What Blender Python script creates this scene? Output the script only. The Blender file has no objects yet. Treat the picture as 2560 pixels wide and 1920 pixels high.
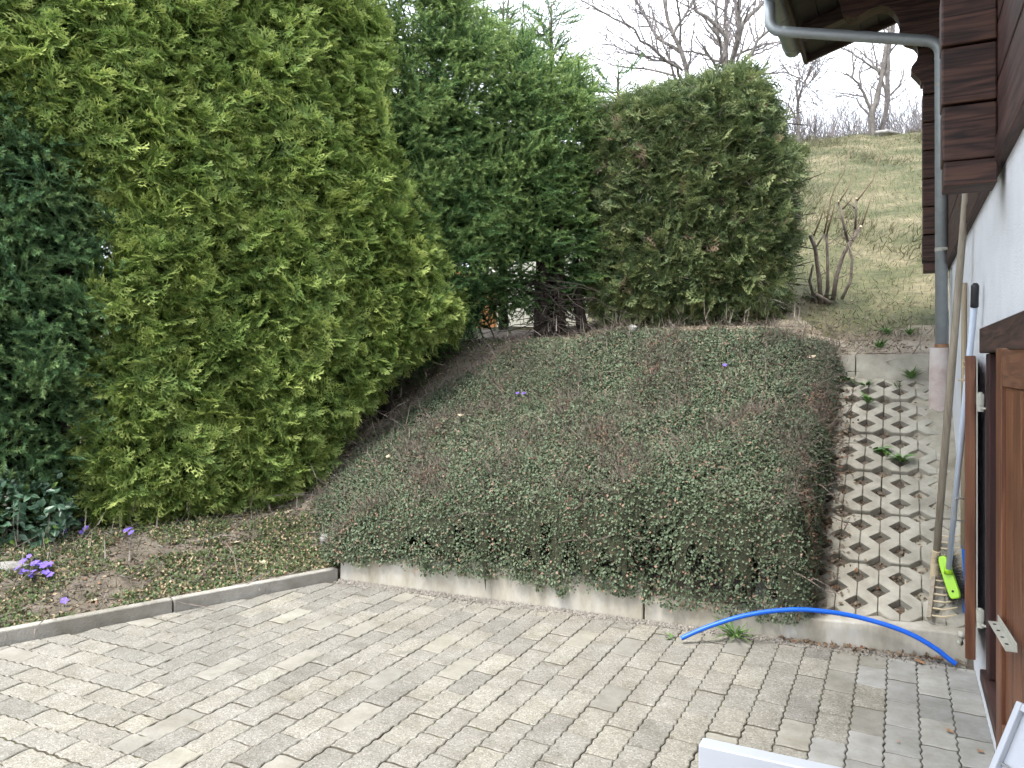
import bpy, math, random
import numpy as np
from mathutils import Vector, Matrix

R = math.radians
random.seed(7)
rng = np.random.default_rng(11)
scene = bpy.context.scene
COL = scene.collection

# ------------------------------------------------------------------ camera, sky, sun, exposure
EYE = 1.30            # metres above the paving
F = 1980.0            # focal length in pixels of the 2560 px wide photograph
HORIZON = 905.0
YAW = R(26.1)
cam_data = bpy.data.cameras.new('camera')
cam_data.sensor_width = 36.0
cam_data.lens = F / 2560.0 * 36.0
cam_data.shift_y = -(960.0 - HORIZON) / 2560.0
cam_data.clip_start = 0.05
cam_data.clip_end = 500.0
cam = bpy.data.objects.new('camera', cam_data)
cam.location = (0, 0, EYE)
cam.rotation_euler = (R(90), 0, YAW)
COL.objects.link(cam)
scene.camera = cam

SUN_EL, SUN_AZ = R(62), R(200)     # azimuth clockwise from +Y
world = bpy.data.worlds.new('World')
scene.world = world
world.use_nodes = True
wt = world.node_tree
wt.nodes.clear()
w_out = wt.nodes.new('ShaderNodeOutputWorld')
w_bg = wt.nodes.new('ShaderNodeBackground')
w_sky = wt.nodes.new('ShaderNodeTexSky')
w_sky.sky_type = 'NISHITA'
w_sky.sun_disc = False
w_sky.sun_elevation = SUN_EL
w_sky.sun_rotation = SUN_AZ
w_mix = wt.nodes.new('ShaderNodeMixRGB')
w_noise = wt.nodes.new('ShaderNodeTexNoise')
w_noise.inputs['Scale'].default_value = 3.0
w_noise.inputs['Detail'].default_value = 6.0
w_ramp = wt.nodes.new('ShaderNodeMapRange')
w_ramp.inputs['From Min'].default_value = 0.35
w_ramp.inputs['From Max'].default_value = 0.6
w_ramp.inputs['To Min'].default_value = 0.72
w_ramp.inputs['To Max'].default_value = 1.0
w_tc = wt.nodes.new('ShaderNodeTexCoord')
wt.links.new(w_tc.outputs['Generated'], w_noise.inputs['Vector'])
wt.links.new(w_noise.outputs['Fac'], w_ramp.inputs['Value'])
wt.links.new(w_ramp.outputs['Result'], w_mix.inputs['Fac'])
wt.links.new(w_sky.outputs['Color'], w_mix.inputs['Color1'])
w_mix.inputs['Color2'].default_value = (8.6, 9.15, 10.0, 1)     # white cloud cover
wt.links.new(w_mix.outputs['Color'], w_bg.inputs['Color'])
w_bg.inputs['Strength'].default_value = 0.11
wt.links.new(w_bg.outputs['Background'], w_out.inputs['Surface'])

sun_data = bpy.data.lights.new('sun', 'SUN')
sun_data.energy = 2.2
sun_data.angle = R(22)
sun_data.color = (1.0, 0.97, 0.92)
sun = bpy.data.objects.new('sun', sun_data)
sdir = Vector((math.sin(SUN_AZ) * math.cos(SUN_EL), math.cos(SUN_AZ) * math.cos(SUN_EL), math.sin(SUN_EL)))
sun.rotation_euler = sdir.to_track_quat('Z', 'Y').to_euler()
sun.location = (0, -4, 12)
COL.objects.link(sun)

scene.view_settings.view_transform = 'Standard'
scene.view_settings.look = 'None'
scene.view_settings.gamma = 1.0
scene.view_settings.use_curve_mapping = False
scene.view_settings.exposure = 1.75
scene.cycles.max_bounces = 5
scene.cycles.diffuse_bounces = 3
scene.cycles.use_adaptive_sampling = True
scene.cycles.adaptive_threshold = 0.03
scene.cycles.adaptive_min_samples = 16
scene.cycles.transmission_bounces = 3
scene.cycles.use_denoising = True

# ------------------------------------------------------------------ measuring helpers (photo pixel -> place)
CA, SA = math.cos(YAW), math.sin(YAW)

def ray(u, v):
    r = (u - 1280.0) / F
    return np.array([r * CA - SA, r * SA + CA, (HORIZON - v) / F])

def PZ(u, v, z):          # at camera depth z
    return np.array([0, 0, EYE]) + ray(u, v) * z

def PY(u, v, y):          # on the vertical plane y = const
    d = ray(u, v)
    return np.array([0, 0, EYE]) + d * (y / d[1])

def PX(u, v, x):
    d = ray(u, v)
    return np.array([0, 0, EYE]) + d * (x / d[0])

def PH(u, v, h):          # on the level h
    d = ray(u, v)
    return np.array([0, 0, EYE]) + d * ((h - EYE) / d[2])

def proj(p):              # place -> photo pixel
    p = np.asarray(p, float)
    z = -SA * p[..., 0] + CA * p[..., 1]
    x = CA * p[..., 0] + SA * p[..., 1]
    return 1280 + F * x / z, HORIZON - F * (p[..., 2] - EYE) / z, z

def smooth(a, b, x):
    t = np.clip((np.asarray(x, float) - a) / (b - a), 0, 1)
    return t * t * (3 - 2 * t)

_ph = rng.uniform(0, 6.28, (8, 2))
_fr = rng.uniform(0.6, 1.5, (8, 2)) * rng.choice([-1, 1], (8, 2))

def bumps(x, y, scale=1.0, seed=0):     # smooth pseudo noise, about -1..1
    x = np.asarray(x, float) / scale + seed * 3.17
    y = np.asarray(y, float) / scale - seed * 1.71
    s = 0
    for k in range(8):
        s = s + np.sin(_fr[k, 0] * x * (1 + k * .35) + _ph[k, 0] + np.sin(_fr[k, 1] * y * (1 + k * .3) + _ph[k, 1]) * 1.3) / (1 + .35 * k)
    return s / 3.0

# ------------------------------------------------------------------ materials
def new_mat(name):
    m = bpy.data.materials.new(name)
    m.use_nodes = True
    nt = m.node_tree
    b = nt.nodes['Principled BSDF']
    return m, nt, b

def nd(nt, t, **kw):
    n = nt.nodes.new(t)
    for k, v in kw.items():
        if k in n.inputs:
            n.inputs[k].default_value = v
        else:
            setattr(n, k, v)
    return n

def c4(c):
    return (c[0], c[1], c[2], 1)

def ramp(nt, stops):
    n = nt.nodes.new('ShaderNodeValToRGB')
    e = n.color_ramp.elements
    e[0].position, e[0].color = stops[0][0], c4(stops[0][1])
    e[1].position, e[1].color = stops[-1][0], c4(stops[-1][1])
    for p, c in stops[1:-1]:
        q = e.new(p)
        q.color = c4(c)
    return n

def surface(name, stops, scale=8, detail=6, rough=0.85, bump=0.0, bump_scale=None, second=None, coord='pos', stretch=None, spec=0.3):
    """noise-coloured surface; second = (stops, scale) multiplied on top"""
    m, nt, b = new_mat(name)
    L = nt.links.new
    if coord == 'pos':
        g = nd(nt, 'ShaderNodeNewGeometry')
        vec = g.outputs['Position']
    else:
        g = nd(nt, 'ShaderNodeTexCoord')
        vec = g.outputs['Object']
    if stretch:
        mp = nd(nt, 'ShaderNodeMapping')
        mp.inputs['Scale'].default_value = stretch
        L(vec, mp.inputs['Vector'])
        vec = mp.outputs['Vector']
    n = nd(nt, 'ShaderNodeTexNoise', Scale=scale, Detail=detail, Roughness=0.62)
    L(vec, n.inputs['Vector'])
    r = ramp(nt, stops)
    L(n.outputs['Fac'], r.inputs['Fac'])
    col = r.outputs['Color']
    if second:
        n2 = nd(nt, 'ShaderNodeTexNoise', Scale=second[1], Detail=5, Roughness=0.6)
        L(vec, n2.inputs['Vector'])
        r2 = ramp(nt, second[0])
        L(n2.outputs['Fac'], r2.inputs['Fac'])
        mx = nd(nt, 'ShaderNodeMixRGB', blend_type='MULTIPLY')
        mx.inputs['Fac'].default_value = 1.0
        L(col, mx.inputs['Color1'])
        L(r2.outputs['Color'], mx.inputs['Color2'])
        col = mx.outputs['Color']
    L(col, b.inputs['Base Color'])
    b.inputs['Roughness'].default_value = rough
    b.inputs['Specular IOR Level'].default_value = spec
    if bump:
        bn = nd(nt, 'ShaderNodeTexNoise', Scale=bump_scale or scale * 3, Detail=4)
        L(vec, bn.inputs['Vector'])
        bp = nd(nt, 'ShaderNodeBump', Strength=bump, Distance=0.01)
        L(bn.outputs['Fac'], bp.inputs['Height'])
        L(bp.outputs['Normal'], b.inputs['Normal'])
    return m

def plain(name, c, rough=0.5, metal=0.0, spec=0.5, var=0.12):
    return surface(name, [(0.3, [x * (1 - var) for x in c]), (0.7, [min(1, x * (1 + var)) for x in c])], 14, 4, rough, spec=spec) if not metal else metal_mat(name, c, rough, metal)

def metal_mat(name, c, rough, metal):
    m = surface(name, [(0.3, [x * 0.8 for x in c]), (0.7, c)], 18, 6, rough, bump=.05)
    m.node_tree.nodes['Principled BSDF'].inputs['Metallic'].default_value = metal
    return m

def foliage(name, dark, mid, tip, dry=None, dry_amt=0.1, rough=0.55, trans=0.25, spec=0.3, patch=0.35):
    """leaf colour runs from the inner to the growing tip (attribute tip) and differs from spray to spray (attribute rnd)"""
    m, nt, b = new_mat(name)
    L = nt.links.new
    at = nd(nt, 'ShaderNodeAttribute', attribute_name='tip')
    ar = nd(nt, 'ShaderNodeAttribute', attribute_name='rnd')
    r = ramp(nt, [(0.0, dark), (0.5, mid), (1.0, tip)])
    geo = nd(nt, 'ShaderNodeNewGeometry')
    pn = nd(nt, 'ShaderNodeTexNoise', Scale=2.2, Detail=3)
    L(geo.outputs['Position'], pn.inputs['Vector'])
    add = nd(nt, 'ShaderNodeMath', operation='MULTIPLY_ADD')
    L(ar.outputs['Fac'], add.inputs[0])
    add.inputs[1].default_value = 0.5
    L(at.outputs['Fac'], add.inputs[2])
    pm = nd(nt, 'ShaderNodeMath', operation='MULTIPLY_ADD')
    L(pn.outputs['Fac'], pm.inputs[0])
    pm.inputs[1].default_value = patch * 2
    pm.inputs[2].default_value = -patch - 0.25
    sm = nd(nt, 'ShaderNodeMath', operation='ADD')
    L(add.outputs[0], sm.inputs[0])
    L(pm.outputs[0], sm.inputs[1])
    L(sm.outputs[0], r.inputs['Fac'])
    col = r.outputs['Color']
    if dry:
        gt = nd(nt, 'ShaderNodeMath', operation='GREATER_THAN')
        L(ar.outputs['Fac'], gt.inputs[0])
        gt.inputs[1].default_value = 1 - dry_amt
        mx = nd(nt, 'ShaderNodeMixRGB')
        L(gt.outputs[0], mx.inputs['Fac'])
        L(col, mx.inputs['Color1'])
        mx.inputs['Color2'].default_value = c4(dry)
        col = mx.outputs['Color']
    L(col, b.inputs['Base Color'])
    b.inputs['Roughness'].default_value = rough
    b.inputs['Specular IOR Level'].default_value = spec
    if trans:
        t = nd(nt, 'ShaderNodeBsdfTranslucent')
        L(col, t.inputs['Color'])
        ms = nd(nt, 'ShaderNodeMixShader')
        ms.inputs['Fac'].default_value = trans
        L(b.outputs['BSDF'], ms.inputs[1])
        L(t.outputs['BSDF'], ms.inputs[2])
        L(ms.outputs['Shader'], nt.nodes['Material Output'].inputs['Surface'])
    return m

def wood(name, dark, light, axis, scale=1.0, rough=0.6, bump=0.3, fine=1.0, along=1.0, wave=0.11):
    m, nt, b = new_mat(name)
    L = nt.links.new
    g = nd(nt, 'ShaderNodeNewGeometry')
    oi = nd(nt, 'ShaderNodeObjectInfo')
    vm = nd(nt, 'ShaderNodeVectorMath', operation='SCALE')
    vm.inputs[0].default_value = (3.1, 5.3, 7.7)
    L(oi.outputs['Random'], vm.inputs['Scale'])
    va = nd(nt, 'ShaderNodeVectorMath', operation='ADD')
    L(g.outputs['Position'], va.inputs[0])
    L(vm.outputs['Vector'], va.inputs[1])
    mp = nd(nt, 'ShaderNodeMapping')
    s = [17.0 * scale] * 3
    s['xyz'.index(axis)] = 1.1 * scale * along
    mp.inputs['Scale'].default_value = s
    L(va.outputs['Vector'], mp.inputs['Vector'])
    n = nd(nt, 'ShaderNodeTexNoise', Scale=1.0, Detail=3, Distortion=0.6)
    L(mp.outputs['Vector'], n.inputs['Vector'])
    mul = nd(nt, 'ShaderNodeMath', operation='MULTIPLY')
    L(n.outputs['Fac'], mul.inputs[0])
    mul.inputs[1].default_value = 34.0 * fine
    sn = nd(nt, 'ShaderNodeMath', operation='SINE')
    L(mul.outputs[0], sn.inputs[0])
    n2 = nd(nt, 'ShaderNodeTexNoise', Scale=3.2, Detail=7, Roughness=0.62)
    L(mp.outputs['Vector'], n2.inputs['Vector'])
    mm = nd(nt, 'ShaderNodeMath', operation='MULTIPLY_ADD')
    L(sn.outputs[0], mm.inputs[0])
    mm.inputs[1].default_value = wave
    L(n2.outputs['Fac'], mm.inputs[2])
    r = ramp(nt, [(0.25, dark), (0.75, light)])
    L(mm.outputs[0], r.inputs['Fac'])
    L(r.outputs['Color'], b.inputs['Base Color'])
    b.inputs['Roughness'].default_value = rough
    b.inputs['Specular IOR Level'].default_value = 0.35
    bp = nd(nt, 'ShaderNodeBump', Strength=bump, Distance=0.004)
    L(mm.outputs[0], bp.inputs['Height'])
    L(bp.outputs['Normal'], b.inputs['Normal'])
    return m

def paver_mat(name, base, speck, light, amount, rough=0.85):
    """concrete paver with exposed chips; brightness differs a little from stone to stone"""
    m, nt, b = new_mat(name)
    L = nt.links.new
    g = nd(nt, 'ShaderNodeNewGeometry')
    vor = nd(nt, 'ShaderNodeTexVoronoi', Scale=210.0)
    L(g.outputs['Position'], vor.inputs['Vector'])
    rv = ramp(nt, [(0.0, speck), (0.35, base), (0.75, base), (1.0, light)])
    sep = nd(nt, 'ShaderNodeSeparateColor')
    L(vor.outputs['Color'], sep.inputs['Color'])
    L(sep.outputs[0], rv.inputs['Fac'])
    n = nd(nt, 'ShaderNodeTexNoise', Scale=9.0, Detail=8, Roughness=0.7)
    L(g.outputs['Position'], n.inputs['Vector'])
    rn = ramp(nt, [(0.3, (0.72, 0.70, 0.66)), (0.7, (1.12, 1.12, 1.12))])
    L(n.outputs['Fac'], rn.inputs['Fac'])
    mx0 = nd(nt, 'ShaderNodeMixRGB')
    mx0.inputs['Fac'].default_value = amount
    mx0.inputs['Color1'].default_value = c4(base)
    L(rv.outputs['Color'], mx0.inputs['Color2'])
    mx = nd(nt, 'ShaderNodeMixRGB', blend_type='MULTIPLY')
    mx.inputs['Fac'].default_value = 1.0
    L(mx0.outputs['Color'], mx.inputs['Color1'])
    L(rn.outputs['Color'], mx.inputs['Color2'])
    n3 = nd(nt, 'ShaderNodeTexNoise', Scale=1.7, Detail=5, Roughness=0.6)
    L(g.outputs['Position'], n3.inputs['Vector'])
    r3 = ramp(nt, [(0.34, (0.86, 0.85, 0.83)), (0.5, (1, 1, 1)), (0.72, (1.05, 1.03, 0.98))])
    L(n3.outputs['Fac'], r3.inputs['Fac'])
    mx3 = nd(nt, 'ShaderNodeMixRGB', blend_type='MULTIPLY')
    mx3.inputs['Fac'].default_value = 1.0
    L(mx.outputs['Color'], mx3.inputs['Color1'])
    L(r3.outputs['Color'], mx3.inputs['Color2'])
    mx = mx3
    oi = nd(nt, 'ShaderNodeObjectInfo')
    ro = ramp(nt, [(0.0, (0.80, 0.79, 0.78)), (0.2, (0.92, 0.91, 0.89)), (0.6, (1.0, 0.98, 0.95)), (0.9, (1.06, 1.04, 0.98)), (1.0, (1.14, 1.13, 1.08))])
    L(oi.outputs['Random'], ro.inputs['Fac'])
    mx2 = nd(nt, 'ShaderNodeMixRGB', blend_type='MULTIPLY')
    mx2.inputs['Fac'].default_value = 1.0
    L(mx.outputs['Color'], mx2.inputs['Color1'])
    L(ro.outputs['Color'], mx2.inputs['Color2'])
    L(mx2.outputs['Color'], b.inputs['Base Color'])
    b.inputs['Roughness'].default_value = rough
    b.inputs['Specular IOR Level'].default_value = 0.25
    bp = nd(nt, 'ShaderNodeBump', Strength=0.35 * amount + .06, Distance=0.004)
    L(vor.outputs['Distance'], bp.inputs['Height'])
    L(bp.outputs['Normal'], b.inputs['Normal'])
    return m

M = {}
M['paver'] = paver_mat('weathered_paver', (0.241, 0.2328, 0.2116), (0.138, 0.1316, 0.1168), (0.3772, 0.368, 0.345), 0.85)
M['paver_smooth'] = paver_mat('smooth_paver', (0.2599, 0.2527, 0.2274), (0.2022, 0.1949, 0.1733), (0.3105, 0.3032, 0.2816), 0.35)
M['paver_grey'] = paver_mat('new_grey_paver', (0.3094, 0.3094, 0.3004), (0.2511, 0.2511, 0.2421), (0.3587, 0.3587, 0.3498), 0.22)
M['joint'] = surface('joint_sand', [(0.3, (0.085, 0.075, 0.055)), (0.5, (0.14, 0.122, 0.092)), (0.62, (0.155, 0.135, 0.105)), (0.75, (0.085, 0.09, 0.035))], 5, 8, 0.95, bump=0.5, bump_scale=200)
M['concrete'] = surface('wall_concrete', [(0.25, (0.3067, 0.282, 0.2276)), (0.5, (0.465, 0.4404, 0.3859)), (0.75, (0.5937, 0.5838, 0.5591))], 5, 9, 0.9, bump=0.25, bump_scale=90,
                        second=([(0.3, (0.72, 0.68, 0.60)), (0.7, (1, 1, 1))], 2.4), stretch=(1.6, 1, .55))
M['kerb'] = surface('kerb_concrete', [(0.25, (0.266, 0.2517, 0.2233)), (0.75, (0.437, 0.4228, 0.3895))], 9, 9, 0.92, bump=0.4, bump_scale=120,
                    second=([(0.35, (0.62, 0.6, 0.56)), (0.65, (1.05, 1.05, 1.05))], 3.0))
M['grid'] = surface('grid_concrete', [(0.25, (0.2827, 0.2639, 0.2168)), (0.75, (0.4241, 0.4005, 0.3393))], 10, 9, 0.92, bump=0.3, bump_scale=160,
                    second=([(0.35, (0.72, 0.71, 0.69)), (0.65, (1.03, 1.03, 1.03))], 2.5))
M['mortar'] = surface('mortar', [(0.22, (0.09424, 0.0801, 0.06126)), (0.32, (0.2827, 0.2544, 0.1979)), (0.75, (0.4618, 0.4335, 0.3581))], 7, 10, 0.95, bump=1.0, bump_scale=45,
                      second=([(0.3, (0.65, 0.62, 0.57)), (0.6, (1, 1, 1))], 3.0))
M['soil'] = surface('garden_soil', [(0.25, (0.060, 0.047, 0.036)), (0.5, (0.125, 0.103, 0.080)), (0.75, (0.20, 0.172, 0.138))], 6, 10, 0.97, bump=0.8, bump_scale=80)
M['path'] = surface('bare_path', [(0.25, (0.104, 0.076, 0.048)), (0.5, (0.192, 0.16, 0.116)), (0.75, (0.264, 0.232, 0.18))], 3.5, 10, 0.97, bump=0.7, bump_scale=60)
M['meadow'] = surface('meadow_turf', [(0.28, (0.040, 0.046, 0.020)), (0.45, (0.085, 0.086, 0.040)), (0.56, (0.135, 0.118, 0.070)), (0.72, (0.235, 0.195, 0.135))], 1.1, 12, 0.95, bump=1.0, bump_scale=24,
                      second=([(0.3, (0.5, 0.52, 0.45)), (0.7, (1.1, 1.08, 1.0))], 13))
M['stucco'] = surface('white_stucco', [(0.3, (0.6228, 0.6318, 0.6584)), (0.7, (0.694, 0.703, 0.7297))], 6, 6, 0.9, bump=0.5, bump_scale=170)
M['old_stucco'] = surface('stained_plaster', [(0.3, (0.52, 0.47, 0.37)), (0.7, (0.72, 0.70, 0.63))], 5, 6, 0.9, bump=0.4, bump_scale=110)
M['log_x'] = wood('stained_log', (0.014, 0.0068, 0.0055), (0.088, 0.042, 0.029), 'x', 1.2, bump=.5, wave=.15)
M['plank_y'] = wood('stained_plank', (0.018, 0.0085, 0.0075), (0.085, 0.042, 0.034), 'y', 1.0, wave=.14)
M['beam_z'] = wood('stained_post', (0.0192, 0.0072, 0.0064), (0.0512, 0.0176, 0.016), 'z', 1.0)
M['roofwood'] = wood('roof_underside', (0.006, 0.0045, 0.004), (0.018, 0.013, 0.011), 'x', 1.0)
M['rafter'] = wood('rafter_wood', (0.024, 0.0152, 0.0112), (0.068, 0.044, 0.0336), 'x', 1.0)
M['shutter'] = wood('oiled_shutter', (0.085, 0.032, 0.016), (0.20, 0.083, 0.042), 'z', 1.0, rough=0.45, bump=0.2, wave=.14)
M['shutter_x'] = wood('oiled_rail', (0.085, 0.036, 0.02), (0.195, 0.088, 0.05), 'y', 1.2, rough=0.5, bump=0.25, wave=.14)
M['zinc'] = metal_mat('galvanised_zinc', (0.368, 0.4, 0.416), 0.48, 0.35)
M['iron'] = plain('grey_painted_iron', (0.384, 0.376, 0.32), 0.5)
M['dark_iron'] = plain('dull_bracket', (0.20, 0.20, 0.19), 0.5)
M['sleeve'] = surface('pink_pipe_sleeve', [(0.3, (0.4195, 0.3146, 0.2797)), (0.55, (0.5244, 0.4545, 0.4195)), (0.8, (0.5943, 0.5681, 0.5419))], 9, 7, 0.9, bump=0.3)
M['dark'] = plain('dark_interior', (0.012, 0.011, 0.011), 0.9)
M['white'] = plain('white_lacquer', (0.3916, 0.409, 0.4475), 0.35, var=0.02)
M['blue'] = plain('blue_conduit', (0.0048, 0.104, 0.576), 0.4, var=0.05)
M['bluehead'] = plain('blue_plastic', (0.01, 0.13, 0.50), 0.45, var=0.08)
M['lime'] = plain('lime_plastic', (0.288, 0.544, 0.012), 0.35, var=0.04)
M['bristle'] = plain('black_bristle', (0.014, 0.015, 0.017), 0.6)
M['black'] = plain('black_grip', (0.018, 0.018, 0.022), 0.45)
M['handle_white'] = plain('white_coated_tube', (0.4712, 0.532, 0.6232), 0.3, var=0.03)
M['ash'] = wood('grey_ash_handle', (0.2052, 0.171, 0.1254), (0.3192, 0.2736, 0.209), 'z', 1.0, bump=0.1)
M['tan'] = wood('tan_handle', (0.2508, 0.1976, 0.1254), (0.3496, 0.2812, 0.19), 'z', 1.0, bump=0.1)
M['tine'] = plain('pale_wood', (0.5016, 0.4104, 0.266), 0.55)
M['bark'] = surface('grey_bark', [(0.3, (0.075, 0.066, 0.058)), (0.7, (0.19, 0.172, 0.155))], 9, 8, 0.95, bump=0.8, bump_scale=30)
M['bark_dark'] = surface('dark_bark', [(0.3, (0.022, 0.018, 0.015)), (0.7, (0.07, 0.055, 0.045))], 20, 8, 0.95, bump=0.6)
M['twig'] = surface('twig_bark', [(0.3, (0.15, 0.125, 0.105)), (0.7, (0.31, 0.27, 0.235))], 3, 5, 0.9)
M['tree_twig'] = surface('tree_twigs', [(0.3, (0.10, 0.088, 0.085)), (0.7, (0.20, 0.175, 0.17))], 3, 5, 0.9)
M['low_twig'] = surface('ground_cover_twigs', [(0.3, (0.11, 0.085, 0.07)), (0.7, (0.25, 0.205, 0.17))], 9, 5, 0.9)
M['branch_tan'] = surface('pruned_bark', [(0.3, (0.085, 0.066, 0.052)), (0.7, (0.185, 0.155, 0.128))], 20, 7, 0.9, bump=0.5)
M['cutwood'] = plain('cut_wood', (0.429, 0.351, 0.2418), 0.8)
M['shoot'] = surface('young_shoot', [(0.3, (0.1125, 0.07875, 0.04875)), (0.7, (0.18, 0.1312, 0.0825))], 10, 4, 0.7)
M['core_green'] = surface('dark_core_shade', [(0.3, (0.018, 0.022, 0.012)), (0.7, (0.05, 0.05, 0.03))], 30, 6, 1.0, bump=0.5)  # dark green: crown interior shade put into the colour; also ground cover base
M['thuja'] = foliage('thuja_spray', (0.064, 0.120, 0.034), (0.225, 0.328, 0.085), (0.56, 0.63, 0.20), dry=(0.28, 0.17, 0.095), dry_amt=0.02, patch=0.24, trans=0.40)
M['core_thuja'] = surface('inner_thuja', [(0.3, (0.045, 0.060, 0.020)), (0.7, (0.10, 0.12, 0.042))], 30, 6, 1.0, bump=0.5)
M['thuja_old'] = foliage('tired_thuja_spray', (0.036, 0.066, 0.028), (0.105, 0.152, 0.060), (0.28, 0.31, 0.13), dry=(0.26, 0.19, 0.13), dry_amt=0.05, patch=0.3)
M['spruce'] = foliage('spruce_needles', (0.028, 0.072, 0.031), (0.098, 0.188, 0.060), (0.28, 0.375, 0.12), dry=(0.16, 0.11, 0.07), dry_amt=0.02, patch=0.26, trans=0.18)
M['spruce_dark'] = foliage('dark_spruce_needles', (0.035, 0.0825, 0.0425), (0.1, 0.1938, 0.0775), (0.2375, 0.3375, 0.125), dry=(0.15, 0.1125, 0.075), dry_amt=0.02, patch=0.2, trans=0.15)
M['coton'] = foliage('small_leathery_leaves', (0.03808, 0.06272, 0.03248), (0.1008, 0.1344, 0.07504), (0.2128, 0.2408, 0.1512), dry=(0.2576, 0.1624, 0.112), dry_amt=0.11, rough=0.5, trans=0.10, spec=0.35, patch=0.3)
M['laurel'] = foliage('broad_leaves', (0.030, 0.070, 0.040), (0.062, 0.125, 0.072), (0.14, 0.215, 0.125), dry=(0.22, 0.34, 0.08), dry_amt=0.03, rough=0.36, trans=0.12, spec=0.5, patch=0.15)
M['weed'] = foliage('weed_leaves', (0.05625, 0.1237, 0.03375), (0.1013, 0.2025, 0.05063), (0.18, 0.2925, 0.07875), trans=0.2, patch=0.1)
M['cover'] = foliage('low_weeds', (0.04725, 0.0783, 0.0297), (0.0945, 0.135, 0.0513), (0.1755, 0.2093, 0.08775), dry=(0.3645, 0.2835, 0.1755), dry_amt=0.25, trans=0.12, patch=0.25)
M['litter'] = foliage('leaf_litter', (0.08, 0.056, 0.038), (0.19, 0.14, 0.095), (0.38, 0.30, 0.21), dry=(0.22, 0.115, 0.06), dry_amt=0.12, trans=0.05, patch=0.2)
M['straw'] = foliage('dry_grass', (0.075, 0.075, 0.036), (0.15, 0.135, 0.077), (0.29, 0.245, 0.16), dry=(0.075, 0.105, 0.038), dry_amt=0.38, trans=0.15, patch=0.45)
M['gravel'] = foliage('gravel', (0.1672, 0.152, 0.1292), (0.2736, 0.2508, 0.2204), (0.418, 0.3952, 0.3572), trans=0, patch=0.1, rough=0.9)
M['petal'] = plain('violet_petal', (0.1498, 0.09216, 0.4493), 0.6, var=0.15)
M['dryleaf'] = surface('pale_dry_leaf', [(0.3, (0.39, 0.312, 0.2028)), (0.7, (0.5616, 0.4914, 0.3588))], 30, 5, 0.8)
M['brownleaf'] = surface('brown_dry_leaf', [(0.3, (0.20, 0.10, 0.05)), (0.7, (0.36, 0.21, 0.12))], 30, 5, 0.8)
M['stone'] = surface('field_stone', [(0.3, (0.1748, 0.1672, 0.1558)), (0.7, (0.3192, 0.304, 0.2812))], 12, 8, 0.9, bump=0.5)
M['nwhite'] = surface('neighbour_render', [(0.3, (0.5472, 0.5168, 0.4408)), (0.7, (0.6232, 0.6004, 0.532))], 4, 5, 0.9)
M['norange'] = wood('orange_boards', (0.336, 0.136, 0.048), (0.496, 0.232, 0.096), 'z', 1.0)

# ------------------------------------------------------------------ object helpers
def tag(o, label=None, cat=None, group=None, kind=None):
    if label: o['label'] = label
    if cat: o['category'] = cat
    if group: o['group'] = group
    if kind: o['kind'] = kind
    return o

def adopt(o, parent):
    if parent is not None:
        o.parent = parent
        o.matrix_parent_inverse = Matrix.Translation(-parent['_base']) if '_base' in parent else Matrix.Identity(4)

_bases = {}
def thing(name, label, cat, loc=(0, 0, 0), group=None, kind=None):
    o = bpy.data.objects.new(name, None)
    o.empty_display_size = 0.1
    o.location = loc
    COL.objects.link(o)
    _bases[o.name] = Vector(loc)
    return tag(o, label, cat, group, kind)

def link(o, parent=None):
    COL.objects.link(o)
    if parent is not None:
        o.parent = parent
        base = _bases.get(parent.name)
        if base is not None:
            o.matrix_parent_inverse = Matrix.Translation(-base)
    return o

def mesh_np(name, V, faces_list, attrs=None, mats=(), smooth_shade=False, midx=None):
    """faces_list: list of int arrays (m,3) or (m,4)"""
    me = bpy.data.meshes.new(name)
    V = np.ascontiguousarray(V, dtype=np.float32)
    me.vertices.add(len(V))
    me.vertices.foreach_set('co', V.ravel())
    loops = np.concatenate([np.asarray(f, dtype=np.int32).ravel() for f in faces_list])
    tot = np.concatenate([np.full(len(f), np.asarray(f).shape[1], dtype=np.int32) for f in faces_list])
    start = np.concatenate([[0], np.cumsum(tot)[:-1]]).astype(np.int32)
    me.loops.add(len(loops))
    me.loops.foreach_set('vertex_index', loops)
    me.polygons.add(len(tot))
    me.polygons.foreach_set('loop_start', start)
    me.polygons.foreach_set('loop_total', tot)
    if midx is not None:
        me.polygons.foreach_set('material_index', np.asarray(midx, dtype=np.int32))
    me.polygons.foreach_set('use_smooth', np.full(len(tot), smooth_shade, dtype=bool))
    me.update(calc_edges=True)
    for k, a in (attrs or {}).items():
        at = me.attributes.new(k, 'FLOAT', 'POINT')
        at.data.foreach_set('value', np.ascontiguousarray(a, dtype=np.float32))
    for m in mats:
        me.materials.append(m)
    return me

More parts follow.
